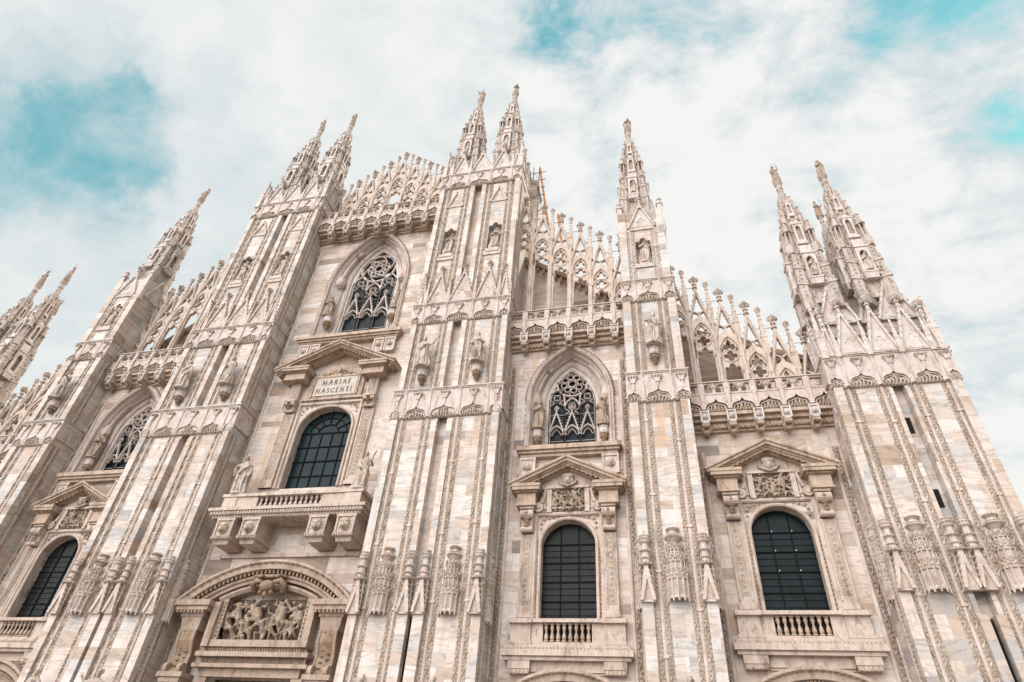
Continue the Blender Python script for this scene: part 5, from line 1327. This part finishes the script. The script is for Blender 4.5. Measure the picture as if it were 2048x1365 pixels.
def roman(mb, txt, h, x0, z, y, w_sp=.16):
    """inscriptional capitals drawn stroke by stroke"""
    x = x0; T_, t_ = h*.105, h*.07
    def st(a, b, wd):
        d = Vector((b[0]-a[0], b[1]-a[1])); n = Vector((-d.y, d.x)).normalized()*wd
        mb.plate([(a[0]+n.x, a[1]+n.y), (a[0]-n.x, a[1]-n.y), (b[0]-n.x, b[1]-n.y), (b[0]+n.x, b[1]+n.y)], y - .014 - rnd.random()*.002, y + .004)
    def serif(px, pz, w=.13): st((px - w*h, pz), (px + w*h, pz), t_*.6)
    for ch in txt:
        def P(a, b): return (x + a*h, z + b*h)
        wd = .7
        if ch == 'M':
            wd = .98; st(P(.08, 0), P(.18, 1), t_); st(P(.18, 1), P(.48, .05), T_); st(P(.48, .05), P(.78, 1), t_); st(P(.78, 1), P(.88, 0), T_); serif(*P(.08, 0)); serif(*P(.88, 0))
        elif ch == 'A':
            wd = .82; st(P(.06, 0), P(.40, 1), t_); st(P(.40, 1), P(.74, 0), T_); st(P(.2, .36), P(.6, .36), t_*.8); serif(*P(.06, 0)); serif(*P(.74, 0))
        elif ch == 'R':
            wd = .68; st(P(.12, 0), P(.12, 1), T_); serif(*P(.12, 0)); pts = [P(.12 + .36*math.sin(math.pi*i/6), .75 + .25*math.cos(math.pi*i/6)) for i in range(7)]
            for a, b in zip(pts[:-1], pts[1:]): st(a, b, T_*.75)
            st(P(.26, .5), P(.62, 0), T_*.9)
        elif ch == 'I': wd = .28; st(P(.12, 0), P(.12, 1), T_); serif(*P(.12, 0)); serif(*P(.12, 1))
        elif ch == 'E': wd = .56; st(P(.12, 0), P(.12, 1), T_); [st(P(.1, q), P(.46 if q != .52 else .40, q), t_) for q in (.03, .52, .97)]
        elif ch == 'N': wd = .86; st(P(.12, 0), P(.12, 1), t_); st(P(.12, 1), P(.70, .02), T_); st(P(.70, 0), P(.70, 1), t_); serif(*P(.12, 0)); serif(*P(.70, 1))
        elif ch == 'S':
            wd = .56; pts = [P(.44, .84), P(.30, .98), P(.14, .88), P(.14, .68), P(.30, .52), P(.44, .36), P(.44, .14), P(.28, .02), P(.10, .16)]
            for a, b in zip(pts[:-1], pts[1:]): st(a, b, T_*.7)
        elif ch == 'C':
            wd = .80; pts = [P(.42 + .36*math.cos(math.pi*(.22 + 1.56*i/10)), .5 + .48*math.sin(math.pi*(.22 + 1.56*i/10))) for i in range(11)]
            for a, b in zip(pts[:-1], pts[1:]): st(a, b, T_*.75)
        elif ch == 'T': wd = .68; st(P(.34, 0), P(.34, 1), T_); st(P(.02, .97), P(.66, .97), t_); serif(*P(.34, 0))
        x += (wd + w_sp)*h
roman(PLQ, 'MARIAE', .36, -1.02, 24.72, W - .20, .34)
roman(PLQ, 'NASCENTI', .36, -1.34, 24.06, W - .20, .26)
obj('plaque', PLQ.mesh('plaque', [M['plaque'], M['ink']]), ins)

# ------------------------------------------------------------------ central balcony on lion brackets
mb = MB(); mb.mi = 0; yb = .25
mb.box(-4.35, 4.55, yb + .05, W - .002, 16.18, 16.36); mb.box(-4.25, 4.45, yb + .12, W - .003, 15.42, 15.55)
for a, b in ((-4.2, -2.02), (2.08, 4.4)): mb.box(a, b, yb + .15, yb + .50, 15.55, 16.178)
for a, b in ((-4.2, -3.4), (3.5, 4.4)): mb.box(a - .04, b + .04, yb + .09, yb + .52, 15.55, 16.15)
for a, b in ((-4.2, -3.85), (4.05, 4.4)): mb.box(a, b, yb + .50, W - .003, 15.55, 16.176)
mb.box(-4.75, 4.95, yb - .22, W - .002, 15.24, 15.42); mb.box(-4.62, 4.82, yb - .12, W - .003, 15.02, 15.237); mb.box(-4.48, 4.68, yb, W - .004, 14.86, 15.017)
mb.mi = 1; dentils(mb, -4.6, 4.8, yb - .12, 15.04, 15.22, .19, .05); dentils(mb, -4.45, 4.65, yb, 14.88, 15.0, .17, .05)
for i in range(26): mb.blob((-1.0 + i*.11, 1.0 + .4*math.sin(i*1.7), 14.84), (.14, .2, .08))
mb.mi = 0; mb.box(-4.2, 4.4, W - .16, W - .005, 13.1, 13.3)
BALC = obj('balcony', mb.mesh('balcony', [M['frame'], M['carved']]), CATH)
for i in range(13): obj('baluster', BAL, BALC, (-1.86 + i*.318, yb + .32, 15.55), (1.1, 1.1, .785))
def lion_mesh():
    mb = MB(); mb.mi = 0
    mb.box(-.52, .52, -.98, .55, -1.05, 0); mb.box(-.58, .58, -1.06, .55, -.16, 0.0); mb.frus(-.42, .42, -.80, .55, -1.45, -1.05, -.1, -.14); mb.frus(-.58, .58, -1.08, .55, -1.22, -1.05, -.0, .04)
    mb.mi = 1; dentils(mb, -.56, .56, -1.08, -1.2, -1.06, .13, .05); head_mask(mb, 0, -1.0, -.58, 1.75, True)
    mb.mi = 0
    for s in (-1, 1): mb.box(min(s*.44, s*.54), max(s*.44, s*.54), -1.05, -.98, -1.04, -.165)
    return mb.mesh('lion_bracket', [M['frame'], M['carved']])
LION = lion_mesh()
for x in (-3.45, -1.83, 2.3, 3.95): obj('lion_bracket', LION, BALC, (x, 1.25, 14.86))

# ------------------------------------------------------------------ portals
def portal(k):
    cx, dw, dh = door_dims(k); mb = MB(); big = k == 'c'
    hw = 5.0 if big else 3.0; zt = 12.55 if big else 7.62 + (.28 if k == 'o' else 0); rise = 2.0 if big else 1.15
    Rr = (hw*hw + rise*rise)/(2*rise); zc = zt - Rr; a0 = math.asin(hw/Rr)
    yf = W - (1.15 if big else .75)
    def arc(off, hw_): 
        r_ = Rr - off; a = math.asin(min(.99, hw_/r_)); return [(cx + r_*math.sin(-a + 2*a*i/26), zc + r_*math.cos(-a + 2*a*i/26)) for i in range(27)]
    mb.mi = 0
    mb.sweep(arc(0, hw), [(.06, W - .002), (.06, yf), (-.06, yf - .03), (-.16, yf + .08), (-.40, yf + .10), (-.44, yf + .22), (-.44, W - .002)])
    mb.mi = 1
    for x, z in arc(.10, hw*.97): mb.blob((x, yf - .02, z), (.10, .07, .06))
    n = 40
    for i in range(n):
        a = a0*(-.92 + 1.84*i/(n-1)); r_ = Rr - .52; mb.box(cx + r_*math.sin(a) - .045, cx + r_*math.sin(a) + .045, yf + .18, yf + .4, zc + r_*math.cos(a) - .1, zc + r_*math.cos(a) + .06)
    mb.mi = 0
    mb.sweep(arc(.62, hw*.84), [(0, W - .003), (0, yf + .32), (-.12, yf + .34), (-.16, yf + .46), (-.30, yf + .48), (-.30, W - .003)])
    mb.sweep(arc(1.05, hw*.58), [(0, W - .004), (0, yf + .5), (-.10, yf + .5), (-.24, yf + .62), (-.24, W - .004)])
    zi = zt - rise - .02
    # entablature blocks
    s_ = 1.0 if big else .6
    for s in (-1, 1):
        a = cx + s*(hw - 1.0*s_)
        mb.box(a - 1.05*s_, a + 1.05*s_, yf - .05, W - .002, zi - .26*s_, zi + .02); mb.box(a - .95*s_, a + .95*s_, yf + .05, W - .003, zi - .46*s_, zi - .263*s_)
        mb.box(a - .68*s_, a + .68*s_, yf + .30, W - .004, zi - .74*s_, zi - .463*s_); mb.frus(a - .50*s_, a + .50*s_, yf + .42, W - .004, zi - 1.35*s_, zi - .743*s_, -.10*s_, -.08)
        mb.mi = 1; dentils(mb, a - .85*s_, a + .85*s_, yf + .05, zi - .62*s_, zi - .48*s_, .2*s_, .06)
        # scrolled bracket
        zz = zi - 1.36*s_; hh = 2.0*s_
        mb.mi = 0
        pts = [(yf + .40, zz), (yf + .42, zz - hh*.25), (yf + .62, zz - hh*.55), (yf + .55, zz - hh*.85), (yf + .35, zz - hh)]
        k0 = len(mb.v)
        for q in (-1, 1):
            mb.tube([(a + q*.44*s_, p[0], p[1]) for p in pts], .07*s_, 6)
            mb.tube([(a + q*.52*s_, pts[-1][0] + .05, zz - hh*.92), (a + q*.30*s_, pts[-1][0] + .05, zz - hh*.92)], .28*s_, 12)
        mb.mi = 1
        for i in range(4):
            p, q = pts[i], pts[i+1]
            mb.add([(a - .42*s_, p[0], p[1]), (a + .42*s_, p[0], p[1]), (a + .42*s_, W, p[1]), (a - .42*s_, W, p[1]), (a - .42*s_, q[0], q[1]), (a + .42*s_, q[0], q[1]), (a + .42*s_, W, q[1]), (a - .42*s_, W, q[1])], [(0, 1, 5, 4), (1, 2, 6, 5), (3, 0, 4, 7)])
        for i in range(14): mb.blob((a + (.16 if i % 2 else -.16)*s_, yf + .42 + (.16*math.sin(i/14*3)), zz - hh*(i + .5)/15), (.13*s_, .09, .09*s_))
        mb.mi = 0
        mb.box(a - .72*s_, a + .72*s_, yf + .15, W - .004, zz - hh - .22*s_, zz - hh); mb.box(a - .60*s_, a + .60*s_, yf + .25, W - .005, zz - hh - .45*s_, zz - hh - .223*s_)
        # column with leafy capital
        zc_ = zz - hh - .453*s_
        mb.mi = 0; mb.lathe([(.5*s_, .5), (.5*s_, .9), (.42*s_, 1.0), (.42*s_, zc_ - 1.0*s_), (.46*s_, zc_ - .95*s_)], a, yf + .75, 0, 14)
        mb.mi = 1; mb.lathe([(.42*s_, 0), (.46*s_, .2*s_), (.60*s_, .9*s_)], a, yf + .75, zc_ - .95*s_, 12)
        for i in range(10):
            t = 2*math.pi*i/10
            for z, rr in ((.25, .47), (.5, .52), (.8, .62)): mb.blob((a + rr*s_*math.cos(t), yf + .75 + rr*s_*math.sin(t), zc_ - .95*s_ + z*s_), (.11*s_, .11*s_, .12*s_))
        mb.mi = 0; mb.box(a - .6*s_, a + .6*s_, yf + .15, W - .006, .45, .52)
    # tympanum frame and lintels
    if big:
        for s in (-1, 1):
            mb.box(cx + s*2.45 - .13, cx + s*2.45 + .13, W - .55, W - .003, 8.75, 10.75); mb.box(cx + s*2.79 - .19, cx + s*2.79 + .19, W - .75, W - .004, 8.4, 10.55)
            mb.mi = 1
            for i in range(9): mb.blob((cx + s*2.45, W - .57, 8.95 + i*.2), (.09, .06, .09))
            mb.mi = 0
        for i, (hw_, z0_, z1_, pr) in enumerate(((3.0, 8.42, 8.74, .62), (2.9, 8.18, 8.417, .45), (3.15, 7.96, 8.177, .70), (2.95, 7.66, 7.957, .40), (3.2, 7.48, 7.657, .62), (2.75, 7.1, 7.477, .35))):
            mb.box(cx - hw_, cx + hw_, W - pr, W - .002 - i*.001, z0_, z1_)
        mb.mi = 1; dentils(mb, cx - 2.8, cx + 2.8, W - .45, 8.2, 8.40, .16, .06); dentils(mb, cx - 2.85, cx + 2.85, W - .40, 7.7, 7.93, .12, .05); mb.mi = 0
        for s in (-1, 1): mb.box(cx + s*(dw + .3) - .3, cx + s*(dw + .3) + .3, W - .3, W - .004, .5, 7.1)
    else:
        mb.box(cx - hw*.62, cx + hw*.62, W - .25, W - .003, dh, dh + .35)
        for s in (-1, 1): mb.box(cx + s*(dw + .22) - .2, cx + s*(dw + .22) + .2, W - .25, W - .004, .5, dh)
        mb.plate([(x, z) for x, z in arc(1.25, hw*.5)] + [(cx + hw*.5, dh + .36), (cx - hw*.5, dh + .36)], W - .2, W - .006)
    o = obj('portal', mb.mesh('portal', [M['portal'], M['dark_brown']]), CATH)
    if big:
        rm = relief_mesh(4.5, 2.05, 15, 33, 'relief', .028)
        for v in rm.vertices:                                    # cut the top of the relief to the arch
            t = v.co.x/2.25; lim = 2.05 - .32*t*t
            v.co.z = min(v.co.z, lim)
        obj('relief', rm, o, (cx + .03, W - .05, 8.74), (1, 1.25, 1.0))
        mb = MB(); mb.box(cx - 2.33, cx + 2.33, W - .04, W - .012, 8.74, 10.85); obj('relief_ground', mb.mesh('relief_ground', M['relief_back']), o)
        mb = MB(); mb.ell((cx, W - 1.0, 11.25), (.42, .3, .30), 10, 8)
        for s in (-1, 1): mb.tube([(cx + s*.8, W - .7, 11.05), (cx + s*.95, W - .9, 11.35), (cx + s*.7, W - 1.0, 11.55), (cx + s*.35, W - 1.05, 11.45)], [.15, .16, .14, .1], 8); mb.blob((cx + s*.5, W - 1.05, 11.75), (.3, .16, .14)); mb.blob((cx + s*.3, W - 1.0, 10.95), (.16, .14, .2))
        mb.blob((cx, W - 1.0, 10.85), (.2, .16, .28)); mb.box(cx - .95, cx + .95, W - .98, W - .6, 11.7, 11.86)
        obj('cartouche', mb.mesh('cartouche', M['dark_brown'], True), o)
    mb = MB(); mb.box(cx - dw, cx + dw, W + .5, W + .6, .46, dh)
    for i in range(2):
        for j in range(5):
            a = cx - dw + .15 + i*dw; b = a + dw - .3; z = .6 + j*(dh - .3)/5; mb.sweep([(a, z), (a, z + (dh - .3)/5 - .15), (b, z + (dh - .3)/5 - .15), (b, z)], [(-.05, W + .51), (-.03, W + .44), (.03, W + .44), (.05, W + .51)], True)
    obj('door', mb.mesh('door', M['bronze']), o)
    return o
portal('c'); pm_ = portal('m'); po_ = portal('o')
for q in (pm_, po_): dup(q, CATH, (-1, 1, 1))

# ------------------------------------------------------------------ statues (each stands on something, so each is a thing)
G1 = 'marble statues standing on consoles of the piers'; G2 = 'marble statues standing in trefoil niches'; G3 = 'statues on the tips of the spires'
G4 = 'statues beside the traceried windows'; G5 = 'statues standing on the central balcony'; G6 = 'lowest statues under the carved canopies'; G7 = 'tiny statues in the spire niches'
zc = 23.92
statue('point', -10.36, -.35, zc, 2.35, 'robed statue on the pier console nearest to the half-hidden traceried window', G1, -.2, flip=True)
statue('staff', -6.95, -.35, zc, 2.3, 'robed statue on the console beside the Latin plaque, away from the scaffold', G1, .1)
statue('raise', 6.92, -.35, zc, 2.35, 'statue with robe flung out sideways on the console beside the Latin plaque', G1, .1, flip=True)
statue('book', 10.42, -.35, zc, 2.3, 'robed statue on the pier console closest to the balustrade below the scaffold', G1, .15)
statue('raise', 20.87, -.35, 24.05, 2.35, 'statue with one arm stretched sideways on the console of a slim pier', G1, .2)
statue('palm', -20.87, -.35, 24.05, 2.35, 'shadowed robed statue on the console of the slim pier whose flank is in view', G1, -.1)
for x, kd, lb in ((-10.36, 'book', 'niche statue on the tall pier away from the scaffold, at its outer sky edge'), (-6.95, 'palm', 'niche statue on the tall pier away from the scaffold, nearer the whirling-rose window'),
                  (6.92, 'pray', 'niche statue on the tall pier before the scaffold, nearer the whirling-rose window'), (10.42, 'child', 'niche statue on the tall pier before the scaffold, nearest the orange boards')):
    statue(kd, x, .36, 34.70, 2.2, lb, G2, .1)
statue('pray', 20.87, .36, 31.3, 2.35, 'bright veiled statue in the trefoil niche below the lone free-standing spire', G2, .1)
statue('book', -20.87, .36, 31.3, 2.35, 'dim statue in the niche of the slim pier whose flank is in view', G2, -.1)
tips = [('pray', 'statue'), ]
SL = {(-10.36): ('staff', 'statue on the outer of the tall twin spires away from the scaffold'), (-6.88): ('pray', 'statue on the inner of the tall twin spires away from the scaffold'),
      6.88: ('raise', 'statue on the spire between the peaked tracery crest and the highest spire'), 10.36: ('child', 'statue on the highest spire tip of all, above the scaffold'),
      20.57: ('angel', 'statue on the lone spire standing free against open sky between two tracery crests'), -20.57: ('point', 'statue on the single spire rising beside the half-hidden traceried window'),
      30.45: ('arc', 'statue with a curved dark hoop over its head, on the nearer corner spires'), 33.35: ('pray', 'hooded statue on the taller corner spire beside the hoop-bearing one'),
      -30.45: ('arc', 'statue with a hoop on the far corner spire at the left picture edge'), -33.35: ('staff', 'statue on the outermost far spire at the left picture edge')}
for x, (kd, lb) in SL.items():
    z = 57.7 if abs(x) < 12 else (37 + 12*.93 if abs(x) < 25 else 26.6 + 12*.99)
    y = 1.42 if abs(x) < 12 else (1.3 if abs(x) < 25 else 1.1)
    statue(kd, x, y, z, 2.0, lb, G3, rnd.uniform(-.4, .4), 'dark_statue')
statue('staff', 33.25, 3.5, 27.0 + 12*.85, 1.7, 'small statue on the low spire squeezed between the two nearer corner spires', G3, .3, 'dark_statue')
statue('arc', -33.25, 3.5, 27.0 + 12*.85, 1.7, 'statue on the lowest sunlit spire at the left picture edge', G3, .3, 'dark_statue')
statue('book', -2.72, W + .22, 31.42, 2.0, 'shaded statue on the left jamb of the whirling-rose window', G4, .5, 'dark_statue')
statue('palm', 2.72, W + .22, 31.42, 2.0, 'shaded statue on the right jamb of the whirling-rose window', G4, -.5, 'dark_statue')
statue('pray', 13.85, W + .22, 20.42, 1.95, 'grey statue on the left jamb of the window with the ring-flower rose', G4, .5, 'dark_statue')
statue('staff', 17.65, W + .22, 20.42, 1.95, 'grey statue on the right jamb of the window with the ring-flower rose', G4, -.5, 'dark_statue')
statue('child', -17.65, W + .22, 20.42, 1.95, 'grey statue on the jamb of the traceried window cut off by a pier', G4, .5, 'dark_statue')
statue('point', -3.62, .62, 16.36, 2.5, 'statue with outstretched arm on the balcony end away from the scaffold', G5, .25, flip=True)
statue('palm', 4.05, .62, 16.36, 2.35, 'statue in a swinging robe on the balcony end nearer the grey window', G5, .3)
for x, kd, z, lb in ((-10.4, 'book', 4.62, 'head of a statue at the bottom picture edge, farthest from the arched portal'), (-6.91, 'raise', 4.62, 'head of a statue at the bottom picture edge, just beside the arched portal relief'),
                     (6.91, 'pray', 4.62, 'top of a statue head under the canopy between arched portal and dark slot'), (10.4, 'staff', 4.62, 'top of a statue head under the canopy between dark slot and grey window'),
                     (20.88, 'child', 4.82, 'head of a statue under the canopy between the grey and greenish windows')):
    statue(kd, x, -.48, z, 2.25, lb, G6, .1)
for x, y, z, s, lb in ((6.88, 1.42, 45.7, 1.0, 'tiny pale figure in the niche of the spire beside the peaked tracery crest'), (10.36, 1.42, 45.7, 1.0, 'tiny pale figure in the niche of the highest spire'),
                    (20.57, 1.3, 37.0, .95, 'tiny white figure in the niche of the lone free-standing spire'), (30.45, 1.1, 26.6, .98, 'tiny white figure in the niche of the corner spire with the hoop statue'), (33.35, 1.1, 26.6, .98, 'tiny white figure in the niche of the corner spire with the hooded statue')):
    statue('pray', x, y - 1.08*s, z + 1.8*s, 1.45*s, lb, G7, 0)

# ------------------------------------------------------------------ scaffold on the roof
SC = bpy.data.objects.new('scaffold', None); COL.objects.link(SC); SC.location = (12.4, 5, 37)
tag(SC, 'orange scaffold boards and a steel lattice ladder standing on the roof behind a tall pier', 'scaffold')
mb = MB(); mb.tube([(-.05, 0, 13.4), (.95, 0, 5.2), (1.5, -.2, -1.2)], .10, 6); obj('board', mb.mesh('board', M['orange']), SC)
mb = MB(); mb.tube([(-1.0, .6, 13.0), (-.7, .6, 9.6), (-.2, .6, 2)], .10, 6); obj('board', mb.mesh('board', M['orange']), SC)
mb = MB(); mb.tube([(1.75, 0, 6.4), (2.1, 0, 3.0), (2.4, 0, -1.4)], .10, 6); obj('board', mb.mesh('board', M['orange']), SC)
mb = MB()
for x in (-.60, -.08):
    mb.tube([(x, -.1, 13.5), (x + .10, -.1, -1.0)], .045, 6)
for i in range(12):
    z = 12.6 - i*1.1; mb.tube([(-.85, -.1, z), (.55 if i < 4 else .25, -.1, z + .03)], .035, 5); mb.tube([(-.55, -.1, z), (-.05, -.1, z - 1.0)], .022, 4)
mb.tube([(-.95, .1, 13.3), (-.8, .1, -1.2)], .05, 6)
obj('lattice_ladder', mb.mesh('lattice_ladder', M['steel']), SC)
